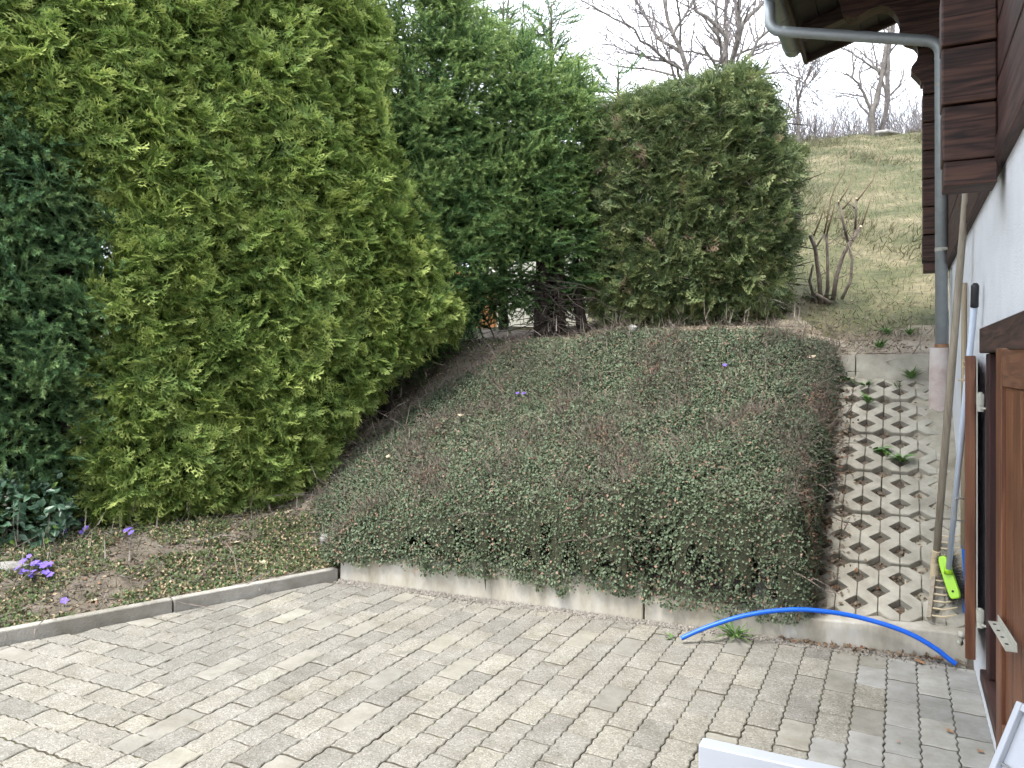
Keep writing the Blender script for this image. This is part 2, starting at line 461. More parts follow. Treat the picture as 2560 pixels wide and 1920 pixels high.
class MB:
    """collects boxes, tubes and prisms into ONE mesh"""
    def __init__(self):
        self.v, self.f = [], []
    def add(self, verts, faces):
        b = len(self.v)
        self.v += [tuple(map(float, p)) for p in verts]
        self.f += [tuple(i + b for i in f) for f in faces]
        return self
    def box(self, lo, hi, mat=None):
        x0, y0, z0 = lo; x1, y1, z1 = hi
        p = [(x0, y0, z0), (x1, y0, z0), (x1, y1, z0), (x0, y1, z0), (x0, y0, z1), (x1, y0, z1), (x1, y1, z1), (x0, y1, z1)]
        if mat is not None:
            p = [tuple(mat @ Vector(q)) for q in p]
        return self.add(p, [(0, 3, 2, 1), (4, 5, 6, 7), (0, 1, 5, 4), (1, 2, 6, 5), (2, 3, 7, 6), (3, 0, 4, 7)])
    def tube(self, pts, rad, n=8, caps=True):
        pts = [Vector(p) for p in pts]
        if not hasattr(rad, '__len__'):
            rad = [rad] * len(pts)
        ref = Vector((0.31, 0.17, 0.93))
        vs, fs = [], []
        up = None
        for i, p in enumerate(pts):
            d = (pts[min(i + 1, len(pts) - 1)] - pts[max(i - 1, 0)])
            if d.length < 1e-9: d = Vector((0, 0, 1))
            d.normalize()
            if up is None:
                up = ref if abs(d.dot(ref)) < 0.9 else Vector((1, 0, 0))
            s = d.cross(up).normalized()
            up = s.cross(d).normalized()
            for k in range(n):
                a = 2 * math.pi * k / n
                vs.append(p + (s * math.cos(a) + up * math.sin(a)) * rad[i])
        for i in range(len(pts) - 1):
            for k in range(n):
                a, b = i * n + k, i * n + (k + 1) % n
                fs.append((a, b, b + n, a + n))
        if caps:
            fs.append(tuple(range(n))[::-1])
            fs.append(tuple((len(pts) - 1) * n + k for k in range(n)))
        return self.add(vs, fs)
    def prism(self, poly, o, e1, e2, ax, t):
        """poly in the plane (e1,e2) at o, extruded t along ax"""
        o, e1, e2, ax = map(Vector, (o, e1, e2, ax))
        a = [o + e1 * p[0] + e2 * p[1] for p in poly]
        b = [q + ax * t for q in a]
        n = len(a)
        return self.add(a + b, [tuple(range(n))[::-1], tuple(range(n, 2 * n))] + [(i, (i + 1) % n, n + (i + 1) % n, n + i) for i in range(n)])
    def mesh(self, name, mats, smooth_shade=False):
        me = bpy.data.meshes.new(name)
        me.from_pydata(self.v, [], self.f)
        me.update()
        for m in (mats if isinstance(mats, (list, tuple)) else [mats]):
            me.materials.append(m)
        if smooth_shade:
            me.polygons.foreach_set('use_smooth', np.ones(len(me.polygons), dtype=bool))
        return me
    def build(self, name, mat, parent=None, bevel=0.0, smooth_shade=False, segs=2):
        o = bpy.data.objects.new(name, self.mesh(name, mat, smooth_shade))
        link(o, parent)
        if bevel:
            md = o.modifiers.new('bevel', 'BEVEL')
            md.width = bevel
            md.segments = segs
            md.limit_method = 'ANGLE'
            md.angle_limit = R(40)
        return o

def obj(name, me, parent=None):
    return link(bpy.data.objects.new(name, me), parent)

def bend(pts, radius, n=6):
    """polyline with rounded corners"""
    pts = [Vector(p) for p in pts]
    out = [pts[0]]
    for a, b, c in zip(pts, pts[1:], pts[2:]):
        d1, d2 = (a - b).normalized(), (c - b).normalized()
        p1, p2 = b + d1 * radius, b + d2 * radius
        for k in range(n + 1):
            t = k / n
            out.append(p1 * (1 - t) ** 2 + b * 2 * t * (1 - t) + p2 * t * t)
    out.append(pts[-1])
    return out

def scatter(template, pos, mat3, rnd):
    """template = (V, T, tip); pos (N,3); mat3 (N,3,3) columns = local axes (scaled) -> arrays"""
    V, T, tip = template
    N, n = len(pos), len(V)
    out = np.einsum('nij,kj->nki', mat3, V) + pos[:, None, :]
    tris = (T[None] + (np.arange(N) * n)[:, None, None]).reshape(-1, T.shape[1])
    return out.reshape(-1, 3), tris, np.tile(tip, N), np.repeat(rnd, n)

def merge(chunks):
    V, T, a, r, off = [], [], [], [], 0
    for c in chunks:
        V.append(c[0]); T.append(c[1] + off); a.append(c[2]); r.append(c[3]); off += len(c[0])
    return np.concatenate(V), np.concatenate(T), np.concatenate(a), np.concatenate(r)

def unit(a):
    return a / np.maximum(np.linalg.norm(a, axis=-1, keepdims=True), 1e-9)

def frames(axis, normal, scale):
    """matrices with local y = axis, local z close to normal"""
    y = unit(axis)
    x = unit(np.cross(y, normal))
    z = np.cross(x, y)
    m = np.stack([x, y, z], axis=2)
    return m * np.asarray(scale).reshape(-1, 1, 1)

def foliage_obj(name, templates, pos, axis, normal, scale, rnd, mat, parent=None, smooth_shade=False):
    k = rng.integers(0, len(templates), len(pos))
    fr = frames(axis, normal, scale)
    ch = [scatter(templates[i], pos[k == i], fr[k == i], rnd[k == i]) for i in range(len(templates)) if (k == i).any()]
    V, T, a, r = merge(ch)
    return obj(name, mesh_np(name, V, [T], {'tip': a, 'rnd': r}, [mat], smooth_shade), parent)

# ================================================================== GROUND
XW = 0.285                                     # face of the house wall
WA, WB = np.array([-3.009, 3.795]), np.array([0.283, 3.925])     # base line of the low concrete wall
KA, KB = np.array([-3.03, 3.77]), np.array([-3.70, 2.224])       # base line of the kerb
kd = (KB - KA) / np.linalg.norm(KB - KA)
kn = np.array([kd[1], -kd[0]])                 # points away from the paving
if kn[0] > 0: kn = -kn

def y_wall(x):
    return WA[1] + (np.asarray(x, float) - WA[0]) * (WB[1] - WA[1]) / (WB[0] - WA[0])

def slope_h(y):
    return 0.105 + 0.585 * (np.asarray(y, float) - 3.97)

def kerb_dist(x, y):
    return (np.asarray(x, float) - KA[0]) * kn[0] + (np.asarray(y, float) - KA[1]) * kn[1]

def terrain(x, y):
    x = np.asarray(x, float); y = np.asarray(y, float)
    kdist = kerb_dist(x, y)
    bed = 0.052 + 0.21 * smooth(0.05, 1.0, kdist) + 0.012 * bumps(x, y, 0.16, 1) * smooth(0.03, .3, kdist)
    left = smooth(-0.3, -1.0, x)
    sl = slope_h(np.minimum(y, 5.95)) + 0.012 * bumps(x, y, 0.2, 2) * (x < -.55)
    path = 1.262 + 0.19 * (y - 5.95) + 0.15 * left * smooth(5.3, 6.1, y) + 0.012 * bumps(x, y, 0.35, 3)
    wl = smooth(5.85, 6.05, y)
    up = sl * (1 - wl) + path * wl
    up = up + 0.15 * left * smooth(5.3, 6.1, y) * (1 - wl)
    ratio = x / np.maximum(y, 1)
    mask = smooth(-0.42, -0.26, ratio)
    yy = np.minimum(y, 22.5 + 0.6 * bumps(x, 0 * y, 3.0, 6))
    hill = np.where(y > 7.2, 1.5 + 0.15 * left + (0.37 * np.maximum(yy - 7.2, 0) + 0.05 * bumps(x, y, 1.4, 4) * smooth(7.2, 9, y)) * mask, -9)
    hill = hill - 0.02 * np.maximum(y - 24, 0) * mask
    hl = smooth(7.0, 7.6, y)
    up = up * (1 - hl) + np.where(y > 6.9, np.maximum(hill, 1.2), up) * hl
    up = np.where(x < -5.0, np.minimum(up, 1.6 + 0 * up), up)
    paved = (kdist < 0.03) & (y < y_wall(x) + 0.06)
    left_side = (kdist >= 0.03) & (y < 3.9)
    trans = smooth(3.80, 4.15, y)
    h = np.where(x < -2.9, bed * (1 - trans) + np.maximum(up, bed) * trans, up)
    h = np.where((y < 3.9) & (kdist >= 0.03), bed * (1 - trans) + np.maximum(up, bed) * trans, h)
    h = np.where(paved, -0.07, h)
    h = np.where((x > 0.33) & (y < 6.0), -0.07, h)
    h = np.where((x > -0.7) & (x < .33) & (y > 3.93) & (y < 5.98), sl - 0.055, h)
    return h

xs = np.unique(np.concatenate([np.arange(-70, -6, 2.0), np.arange(-6, 0.7, 0.06), np.arange(0.7, 8, 0.5), np.arange(8, 60, 4.0)]).round(4))
ys = np.unique(np.concatenate([np.arange(-20, 1.5, 1.5), np.arange(1.5, 8.5, 0.06), np.arange(8.5, 30, 0.35), np.arange(30, 130, 5.0)]).round(4))
GX, GY = np.meshgrid(xs, ys)
GZ = terrain(GX, GY)
nx, ny = len(xs), len(ys)
idx = np.arange(nx * ny).reshape(ny, nx)
quads = np.stack([idx[:-1, :-1], idx[:-1, 1:], idx[1:, 1:], idx[1:, :-1]], axis=-1).reshape(-1, 4)
cx = (GX[:-1, :-1] + GX[1:, 1:]).ravel() / 2
cy = (GY[:-1, :-1] + GY[1:, 1:]).ravel() / 2
wob = 0.25 * bumps(cx, cy, 0.4, 9)
mi = np.where(cy + wob > 7.35, 2, np.where((cy + wob * .4 > 5.97) & (cx + wob > -2.6), 1, 0))
mi = np.where((cx < -4.6) & (cy > 5), 2, mi)
ground = obj('ground', mesh_np('ground', np.stack([GX.ravel(), GY.ravel(), GZ.ravel()], 1), [quads], None, [M['soil'], M['path'], M['meadow']], True, mi))
tag(ground, 'garden soil, bare path and sloping meadow', kind='structure')

# ================================================================== PAVING (each paver a piece of its own)
W = 0.1125
X0 = XW + 0.004
joint = MB()
joint.add([(-6, -3, -0.014), (0.33, -3, -0.014), (0.33, 3.95, -0.014), (-3.05, 3.85, -0.014), (-3.05 - .46, 2.8, -0.014), (-6, -2.9, -0.014)], [(0, 1, 2, 3, 4, 5)])
paving = joint.build('paving', M['joint'])
tag(paving, 'paved yard of wavy-edged concrete pavers with mossy joints', kind='structure')

def outline(x0, x1, y0, y1, gap=0.0017):
    pts = []
    a, b, c, d = x0 + gap, x1 - gap, y0 + gap, y1 - gap
    def seg(p, q, n):
        for k in range(n):
            t = k / n
            pts.append((p[0] + (q[0] - p[0]) * t, p[1] + (q[1] - p[1]) * t))
    if (y1 - y0) > (x1 - x0): c, d = c + .0024, d - .0024
    else: a, b, c, d = a + .0010, b - .0010, c + .0014, d - .0014
    nxs, nys = max(4, round((x1 - x0) / W) * 8), max(4, round((y1 - y0) / W) * 8)
    seg((a, c), (b, c), nxs); seg((b, c), (b, d), nys); seg((b, d), (a, d), nxs); seg((a, d), (a, c), nys)
    long_y = (y1 - y0) > (x1 - x0)
    out = []
    for (x, y) in pts:
        py, px = (W / 2, W) if long_y else (W, W / 2)
        ax = 0.0034
        out.append((x + ax * math.sin(2 * math.pi * y / py), y + ax * math.sin(2 * math.pi * (x - X0) / px)))
    return out

def clip(poly, p, n):
    """keep the side where (q-p).n >= 0"""
    out = []
    m = len(poly)
    for i in range(m):
        a, b = poly[i], poly[(i + 1) % m]
        da = (a[0] - p[0]) * n[0] + (a[1] - p[1]) * n[1]
        db = (b[0] - p[0]) * n[0] + (b[1] - p[1]) * n[1]
        if da >= 0: out.append(a)
        if (da >= 0) != (db >= 0):
            t = da / (da - db)
            out.append((a[0] + (b[0] - a[0]) * t, a[1] + (b[1] - a[1]) * t))
    return out

def paver_arrays(poly, c, depth=0.05, bev=0.0035):
    n = len(poly)
    p = np.array(poly) - np.array(c)
    ins = p * (1 - bev / np.maximum(np.abs(p).max(axis=0), .02))
    v = np.concatenate([np.c_[ins, np.zeros(n)], np.c_[p, np.full(n, -bev)], np.c_[p, np.full(n, -depth)]])
    f = [tuple(range(n))]
    for i in range(n):
        j = (i + 1) % n
        f.append((n + i, n + j, j, i))
        f.append((2 * n + i, 2 * n + j, n + j, n + i))
    return v, f

def paver_mesh(poly, c):
    v, f = paver_arrays(poly, c)
    me = bpy.data.meshes.new('paver')
    me.from_pydata([tuple(q) for q in v], [], f)
    me.update()
    me.materials.append(M['paver'])
    me.materials.append(M['joint'])
    mi_ = np.zeros(len(f), dtype=np.int32); mi_[2::2] = 1
    me.polygons.foreach_set('material_index', mi_)
    return me

DIAG = -0.43
cells = []
for k in range(0, 48):                        # stretcher courses running away from the house front
    xr = X0 - k * W; xl = xr - W
    for j in range(-4, 24):
        y0 = j * 2 * W + (W if k % 2 else 0)
        y1 = y0 + 2 * W
        xm = (xl + xr) / 2
        lim = DIAG - xm
        lim = math.floor(lim / W) * W           # where the turned field begins
        if y1 <= lim + 1e-6: continue
        ya = max(y0, lim)
        if y1 - ya < W * 0.6: continue
        cells.append((xl, xr, ya, y1))
for j in range(-8, 40):                        # turned field: courses running across
    y0 = j * W; y1 = y0 + W
    for i in range(0, 26):
        xr = X0 - i * 2 * W - (W if j % 2 else 0)
        xl = xr - 2 * W
        # right limit: first column whose floor limit lies above this course
        kk = None
        for k in range(0, 60):
            xm = X0 - k * W - W / 2
            if math.floor((DIAG - xm) / W) * W >= y1 - 1e-6:
                kk = X0 - k * W
                break
        if kk is None or xl >= kk - 1e-6: continue
        xb = min(xr, kk)
        if xb - xl < W * 0.6: continue
        cells.append((xl, xb, y0, y1))

shared = {}
seen, rest = [], []
for (xl, xr, ya, yb) in cells:
    c = ((xl + xr) / 2, (ya + yb) / 2)
    if c[1] < -0.6 or c[0] < -6: continue
    poly = outline(xl, xr, ya, yb)
    full = len(poly)
    wn = np.array([WB[1] - WA[1], -(WB[0] - WA[0])]); wn = wn / np.linalg.norm(wn)
    if wn[1] > 0: wn = -wn
    gapw = 0.052 + 0.014 * math.sin(c[0] * 5.0)
    p2 = clip(poly, (WA[0] + wn[0] * gapw, WA[1] + wn[1] * gapw), wn)
    if len(p2) >= 3: p2 = clip(p2, (KA[0] - kn[0] * 0.015, KA[1] - kn[1] * 0.015), -kn)
    if len(p2) < 3: continue
    q = np.array(p2)
    area = 0.5 * abs(np.dot(q[:, 0], np.roll(q[:, 1], 1)) - np.dot(q[:, 1], np.roll(q[:, 0], 1)))
    if area < 0.0022: continue
    cut = area < 0.97 * (xr - xl) * (yb - ya) * 0.92
    cc = tuple(q.mean(axis=0)) if cut else c
    u, v, z = proj(np.array([cc[0], cc[1], 0.0]))
    vis = z > 0.3 and -140 < u < 2700 and v < 2060
    (seen if vis else rest).append((z, cc, p2, cut, (xl, xr, ya, yb)))
seen.sort(key=lambda s: s[0])
print('pavers seen', len(seen), 'rest', len(rest))
if len(seen) > 300:
    rest += seen[300:]
    seen = seen[:300]
prnd = random.Random(5)
for z, cc, poly, cut, (xl, xr, ya, yb) in seen:
    key = (round(xr - xl, 3), round(yb - ya, 3), round((xl - X0) / W) % 2, round(ya / W) % 2)
    if cut:
        me = paver_mesh(poly, cc)
    else:
        if key not in shared: shared[key] = paver_mesh(poly, cc)
        me = shared[key]
    o = link(bpy.data.objects.new('paver', me), paving)
    o.location = (cc[0], cc[1], prnd.uniform(-0.0022, 0.0018))
    o.rotation_euler = (prnd.gauss(0, 0.006), prnd.gauss(0, 0.006), prnd.gauss(0, 0.004))
    t = prnd.random()
    mat = M['paver']
    edge = -0.17 + 0.10 * prnd.gauss(0, 1)
    if cc[0] > edge: mat = M['paver_grey'] if t < 0.84 else M['paver_smooth']
    elif t < 0.07: mat = M['paver_smooth']
    o.material_slots[0].link = 'OBJECT'
    o.material_slots[0].material = mat
if rest:
    b = MB()
    for z, cc, poly, cut, _ in rest:
        v, f = paver_arrays(poly, cc)
        b.add(v + np.array([cc[0], cc[1], prnd.uniform(-.002, .002)]), f)
    o = b.build('outer_pavers', M['paver'], paving)
    tag(o, kind='stuff')

# moss cushions in the joints
mo = []
mp_, ma, mn = [], [], []
for _ in range(2600):
    x = rng.uniform(-3.6, 0.1); y = rng.uniform(1.6, 3.8)
    if kerb_dist(x, y) > -0.03 or y > y_wall(x) - 0.03: continue
    if bumps(x, y, 0.35, 12) < 0.05: continue
    if rng.random() < .35:
        kx = round((X0 - x) / W - .5); ox = W if kx % 2 else 0
        if x + y > DIAG: y = round((y - ox) / (2 * W)) * 2 * W + ox
        else: y = round(y / W) * W
    elif x + y > DIAG: x = X0 - round((X0 - x) / W) * W
    else: y = round(y / W) * W
    mp_.append((x + rng.normal(0, .0015), y + rng.normal(0, .0015), -0.008))
blob_v = np.array([(0, 0, 1.0), (1, 0, 0.2), (.3, .95, .2), (-.8, .6, .2), (-.8, -.6, .2), (.3, -.95, .2)])
blob_t = np.array([(0, 1, 2), (0, 2, 3), (0, 3, 4), (0, 4, 5), (0, 5, 1)])
mp_ = np.array(mp_)
N = len(mp_)
mm = np.zeros((N, 3, 3)); s = rng.uniform(.0028, .0065, N)
mm[:, 0, 0] = s * rng.uniform(.8, 1.2, N); mm[:, 1, 1] = s * rng.uniform(.9, 1.8, N); mm[:, 2, 2] = s * 0.9
V, T, a, r = scatter((blob_v, blob_t, np.array([.6, .2, .2, .2, .2, .2])), mp_, mm, rng.random(N))
M['moss'] = foliage('joint_moss', (0.035, 0.045, 0.012), (0.075, 0.085, 0.02), (0.13, 0.13, 0.035), trans=0, patch=.2, rough=.95)
tag(obj('moss', mesh_np('moss', V, [T], {'tip': a, 'rnd': r}, [M['moss']], True)), 'olive moss growing in the joints between the pavers', 'moss', kind='stuff')

# gravel along the foot of the wall
N = 7500
gx = rng.uniform(-3.0, 0.25, N)
gy = y_wall(gx) - np.abs(rng.normal(0, 0.040, N)) - 0.004
keep = rng.random(N) < np.where(gy > y_wall(gx) - .062, 1, .25)
gx, gy = gx[keep], gy[keep]; N = len(gx)
octv = np.array([(1, 0, 0), (0, 1, 0), (-1, 0, 0), (0, -1, 0), (0, 0, 1), (0, 0, -1.0)])
octt = np.array([(0, 1, 4), (1, 2, 4), (2, 3, 4), (3, 0, 4), (1, 0, 5), (2, 1, 5), (3, 2, 5), (0, 3, 5)])
fr = frames(rng.normal(0, 1, (N, 3)), rng.normal(0, 1, (N, 3)), rng.uniform(.0025, .0066, N))
gz = np.where(gy > y_wall(gx) - .058, -0.004 + 0.010 * smooth(.05, 0, y_wall(gx) - gy), 0.003)
V, T, a, r = scatter((octv * np.array([1.2, .9, .7]), octt, np.full(6, .4)), np.stack([gx, gy, gz], 1), fr, rng.random(N))
tag(obj('gravel', mesh_np('gravel', V, [T], {'tip': a, 'rnd': r}, [M['gravel']])), 'fine grey gravel strewn along the foot of the concrete wall', 'gravel', kind='stuff')

# ================================================================== KERB AND LOW CONCRETE WALL
kerb = thing('kerb', 'narrow grey concrete kerb between the paving and the flower bed', 'kerb', (float(KA[0]), float(KA[1]), 0))
kl = -.035
for L in (0.955, 1.0, 1.0, 1.0):
    p = KA + kd * (kl + .004); q = KA + kd * (kl + L - .004)
    m = MB()
    h = 0.066 + 0.003 * math.sin(kl * 7)
    m.add([(*p, -.1), (*q, -.1), (*(q + kn * .055), -.1), (*(p + kn * .055), -.1), (*p, h), (*q, h), (*(q + kn * .055), h), (*(p + kn * .055), h)],
          [(0, 1, 2, 3), (7, 6, 5, 4), (4, 5, 1, 0), (5, 6, 2, 1), (6, 7, 3, 2), (7, 4, 0, 3)])
    m.build('kerb_stone', M['kerb'], kerb, bevel=0.006)
    kl += L

lw = thing('retaining_wall', 'low pale concrete retaining wall in front of the planted bank', 'wall', (-1.2, 3.87, 0))
def wall_section(xa, xb, ha, hb, t0=0.0):
    n = 14
    v, f = [], []
    for i in range(n + 1):
        x = xa + (xb - xa) * i / n
        y = float(y_wall(x)) + t0
        h = ha + (hb - ha) * i / n + 0.003 * math.sin(i * 2.1)
        v += [(x, y, -.12), (x, y + .004, h), (x, y + .14, h + .004), (x, y + .14, -.12)]
    for i in range(n):
        for k in range(4):
            a, b = i * 4 + k, i * 4 + (k + 1) % 4
            f.append((a, b, b + 4, a + 4))
    f += [(0, 1, 2, 3)[::-1], (4 * n, 4 * n + 1, 4 * n + 2, 4 * n + 3)]
    return MB().add(v, f)
wall_section(-3.005, -1.163, 0.165, 0.172).build('wall_section', M['concrete'], lw, bevel=0.008)
wall_section(-1.157, 0.262, 0.098, 0.125, 0.006).build('wall_section', M['concrete'], lw, bevel=0.008)

# ================================================================== GRID PAVER SLOPE
bank = MB()
bank.add([(-.75, 3.96, float(slope_h(3.96)) - .05), (.29, 3.96, float(slope_h(3.96)) - .05), (.29, 5.95, float(slope_h(5.95)) - .05), (-.75, 5.95, float(slope_h(5.95)) - .05)], [(0, 1, 2, 3)])
bank = bank.build('grid_bank', M['soil'])
tag(bank, 'sloping bank paved with concrete grass-grid stones', kind='structure')
PITCH = 0.186
ang = math.atan(0.585)
E1, E2, E3 = Vector((1, 0, 0)), Vector((0, math.cos(ang), math.sin(ang))), Vector((0, -math.sin(ang), math.cos(ang)))
hd, hdx = 0.048, 0.0560
def strip_poly(k, length=2 * PITCH):
    """zigzag concrete strip between two joint lines; holes centred on both lines, staggered"""
    hw = PITCH / 2
    g = 0.0015
    left, right = [], []
    def side(x, off, sgn):
        pts = []
        c = off
        y = 0.0
        cs = [off + PITCH * i for i in range(-1, 4)]
        lo, hi = 0.003, length - 0.003
        pts.append(lo)
        res = []
        def notch(yy):
            for c in cs:
                d = hd - abs(yy - c)
                if d > 0: return d / hd * hdx
            return 0
        knots = sorted(set([lo, hi] + [t for c in cs for t in (c - hd, c, c + hd) if lo < t < hi]))
        for t in knots:
            res.append((x + sgn * max(notch(t), g), t))
        return res
    offl = 0.0 if k % 2 == 0 else PITCH / 2
    offr = PITCH / 2 if k % 2 == 0 else 0.0
    l = side(0.0, offl, 1)
    r = side(hw, offr, -1)
    return r + l[::-1]
def grid_mesh(ks):
    m = MB()
    for i, k in enumerate(ks):
        poly = strip_poly(k)
        n = len(poly)
        x0 = i * PITCH / 2
        cxm = sum(p[0] for p in poly) / n; cym = sum(p[1] for p in poly) / n
        top = [(x0 + p[0] + (.003 if p[0] < cxm else -.003), min(max(p[1], .006), 2 * PITCH - .006), 0) for p in poly]
        mid = [(x0 + p[0], p[1], -.004) for p in poly]
        bot = [(x0 + p[0], p[1], -.085) for p in poly]
        f = [tuple(range(n))]
        for a in range(n):
            b = (a + 1) % n
            f.append((n + a, n + b, b, a)); f.append((2 * n + a, 2 * n + b, n + b, n + a))
        m.add(top + mid + bot, f)
    return m.mesh('grid_stone', M['grid'])
gm = [grid_mesh([0, 1, 2, 3, 4, 5]), grid_mesh([0, 1, 2, 3])]
gr = random.Random(3)
for row in range(6):
    b0 = row * 2 * PITCH + 0.02
    for col, (xx, me) in enumerate(((-6.5 * PITCH / 1 * .5 - 0.046, gm[0]), (-.5 * PITCH - .0, gm[1]))):
        xx = (-7 * PITCH / 2) if col == 0 else (-PITCH / 2)
        o = link(bpy.data.objects.new('grid_stone', me), bank)
        p = Vector((xx, 3.985, float(slope_h(3.985)))) + E2 * b0 + E3 * gr.uniform(-.004, .004)
        tilt = Matrix.Rotation(ang - R(2.2) + R(gr.gauss(0, .6)), 4, 'X')
        o.matrix_world = Matrix.Translation(p) @ tilt @ Matrix.Rotation(R(gr.gauss(0, .25)), 4, 'Z')

# mortar haunching between grid stones and house
gxs = np.linspace(0.02, XW + .01, 26); gys = np.linspace(4.05, 5.90, 90)
HX, HY = np.meshgrid(gxs, gys)
edge = 0.205 - 0.06 * smooth(4.9, 5.5, HY) + 0.045 * bumps(HX * 0 + 1, HY, 0.09, 5) + 0.02 * bumps(HX, HY, 0.03, 8)
rise = np.clip((HX - edge) / 0.10, -1, 1.4)
HZ = slope_h(HY) + 0.030 * rise - 0.012 + 0.011 * bumps(HX, HY, 0.04, 7) + 0.003 * bumps(HX, HY, 0.015, 3)
hid = np.arange(HX.size).reshape(HX.shape)
hq = np.stack([hid[:-1, :-1], hid[:-1, 1:], hid[1:, 1:], hid[1:, :-1]], -1).reshape(-1, 4)
tag(obj('mortar_haunching', mesh_np('mortar_haunching', np.stack([HX.ravel(), HY.ravel(), HZ.ravel()], 1), [hq], None, [M['mortar']], True)), kind='structure', label='rough cream mortar between the grid stones and the house')

# hollow blocks closing the top of the slope
def hollow_block(xa, xb, y, z0, z1, label, nh):
    t = thing('hollow_block', label, 'block', ((xa + xb) / 2, y, z0), 'hollow blocks at the top of the grid slope')
    d = 0.17
    m = MB()
    m.box((xa, y, z0), (xb, y + .05, z1))
    m.box((xa, y + .10, z0), (xb, y + d, z1 - .004))
    m.box((xa + .001, y + .05, z0), (xb - .001, y + .10, z1 - .03))
    w = (xb - xa)
    for k in range(nh + 1):
        c = xa + w * k / nh
        a, b = max(xa, c - .02), min(xb, c + .02)
        m.box((a + .0005, y + .05, z1 - .03), (b - .0005, y + .10, z1 - .002))
    o = m.build('block_body', M['grid'], t, bevel=0.004)
    piv = Matrix.Translation((0, y, z1))
    o.data.transform(piv @ Matrix.Rotation(R(-9), 4, 'X') @ piv.inverted())
yb = 5.86
pa = PY(2083, 905, yb)[0]; pb = PY(2138, 905, yb)[0]; pc = PY(2141, 905, yb)[0]; pd = PY(2326, 905, yb)[0]
zt = PY(2200, 886, yb)[2]
hollow_block(pa - .25, pb, yb + .02, zt - .18, zt - .005, 'short hollow concrete block half buried under the bank planting', 2)
hollow_block(pc, min(pd, .17), yb, zt - .18, zt, 'long hollow concrete block beside the downpipe base', 4)

# ================================================================== HOUSE
house = thing('house', 'chalet with white rendered base, dark red-brown timber above and zinc gutter', 'house', (XW, 3.0, 0))
YE = 5.86                       # far gable
OY0, OY1, OZ0, OZ1 = 2.15, 3.25, 0.20, 1.335     # shuttered opening
TZ = 1.90                       # timber starts here
m = MB()
t = 0.28
m.box((XW, -4, -.1), (XW + t, OY0, TZ + .05))
m.box((XW, OY1, -.1), (XW + t, YE, TZ + .05))
m.box((XW, OY0, -.1), (XW + t, OY1, OZ0 - .03))
m.box((XW, OY0, OZ1), (XW + t, OY1, TZ + .05))
m.box((XW + t, YE - t, -.1), (5.5, YE, TZ + .05))
m.box((5.5, -4, -.1), (5.8, YE, TZ + .05))
m.box((XW + t, -4, -.1), (5.5, -3.7, TZ + .05))
m.build('wall', M['stucco'], house)
m = MB(); m.box((XW - .008, 3.9, 0.6), (XW - .0005, 5.55, 1.85)); 
m = MB(); m.box((XW + .9, OY0 - .6, -.05), (XW + 1.0, OY1 + .6, 1.8)); m.box((XW + t, OY0 - .6, 1.5), (XW + .95, OY1 + .6, 1.55)); m.box((XW + t, OY0 - .6, .05), (XW + .95, OY1 + .6, .1))
m.box((XW + t, OY0 - .65, .05), (XW + .95, OY0 - .6, 1.5)); m.box((XW + t, OY1 + .6, .05), (XW + .95, OY1 + .65, 1.5))
m.build('room_lining', M['dark'], house)

# upper storey planks, one by one
prng = random.Random(9)
z = TZ + .075
m = MB(); m.box((XW - .030, -4, TZ), (XW + .2, YE - .002, TZ + .072)); m.build('base_board', M['plank_y'], house, bevel=.004)
k = 0
while z < 4.0:
    m = MB()
    m.box((XW - .022, -4, z + .003), (XW + .2, YE - .001, z + .170))
    o = m.build('plank', M['plank_y'], house, bevel=.005)
    z += .174
    k += 1
m = MB(); m.box((XW + .2, YE - .2, TZ + .05), (5.75, YE - .01, 4.1)); m.box((5.6, -4, TZ + .05), (5.75, YE - .2, 4.1)); m.box((XW + .2, -4, 2.4), (5.6, YE - .2, 2.46))
m.build('gable_timber', M['plank_y'], house)

# log ends of the two cross walls
def log_stack(y0, y1, x0, z0, ztop, first):
    z = z0
    m = MB(); m.box((x0 + .004, y0 - .008, z), (XW - .023, y1 + .008, z + first)); m.build('log_end_board', M['log_x'], house, bevel=.004)
    z += first + .004
    i = 0
    while z < ztop:
        hgt = .172 if i else .168
        m = MB(); m.box((x0 + prng.uniform(-.003, .003), y0 + prng.uniform(-.003, .003), z), (XW - .023, y1, z + hgt))
        m.build('log_end', M['log_x'], house, bevel=.006)
        z += hgt + .008
        i += 1
log_stack(2.77, 2.90, 0.117, 1.838, 3.9, .074)
log_stack(5.72, 5.845, 0.130, 1.878, 3.2, .060)

# scalloped bracket carrying the eave
prof = [(2302, 208), (2300, 200), (2277, 176), (2279, 166), (2291, 151), (2296, 132), (2293, 118), (2284, 108), (2262, 101), (2247, 86), (2250, 62), (2244, 43), (2234, 29),
        (2219, 17), (2203, 15), (2186, 19), (2170, 26), (2156, 34), (2143, 42), (2129, 45), (2116, 41), (2107, 31), (2100, 12), (2094, -20), (2090, -60)]
pts = [PY(u, v, 5.72) for u, v in prof]
poly = [(p[0], p[2]) for p in pts]
ztopb = 3.80 + (.28 + .66) * .306
poly += [(XW - .024, poly[-1][1] + .20), (XW - .024, poly[0][1])]
MB().prism(poly, (0, 5.715, 0), (1, 0, 0), (0, 0, 1), (0, 1, 0), .135).build('eave_bracket', M['log_x'], house, bevel=.004)

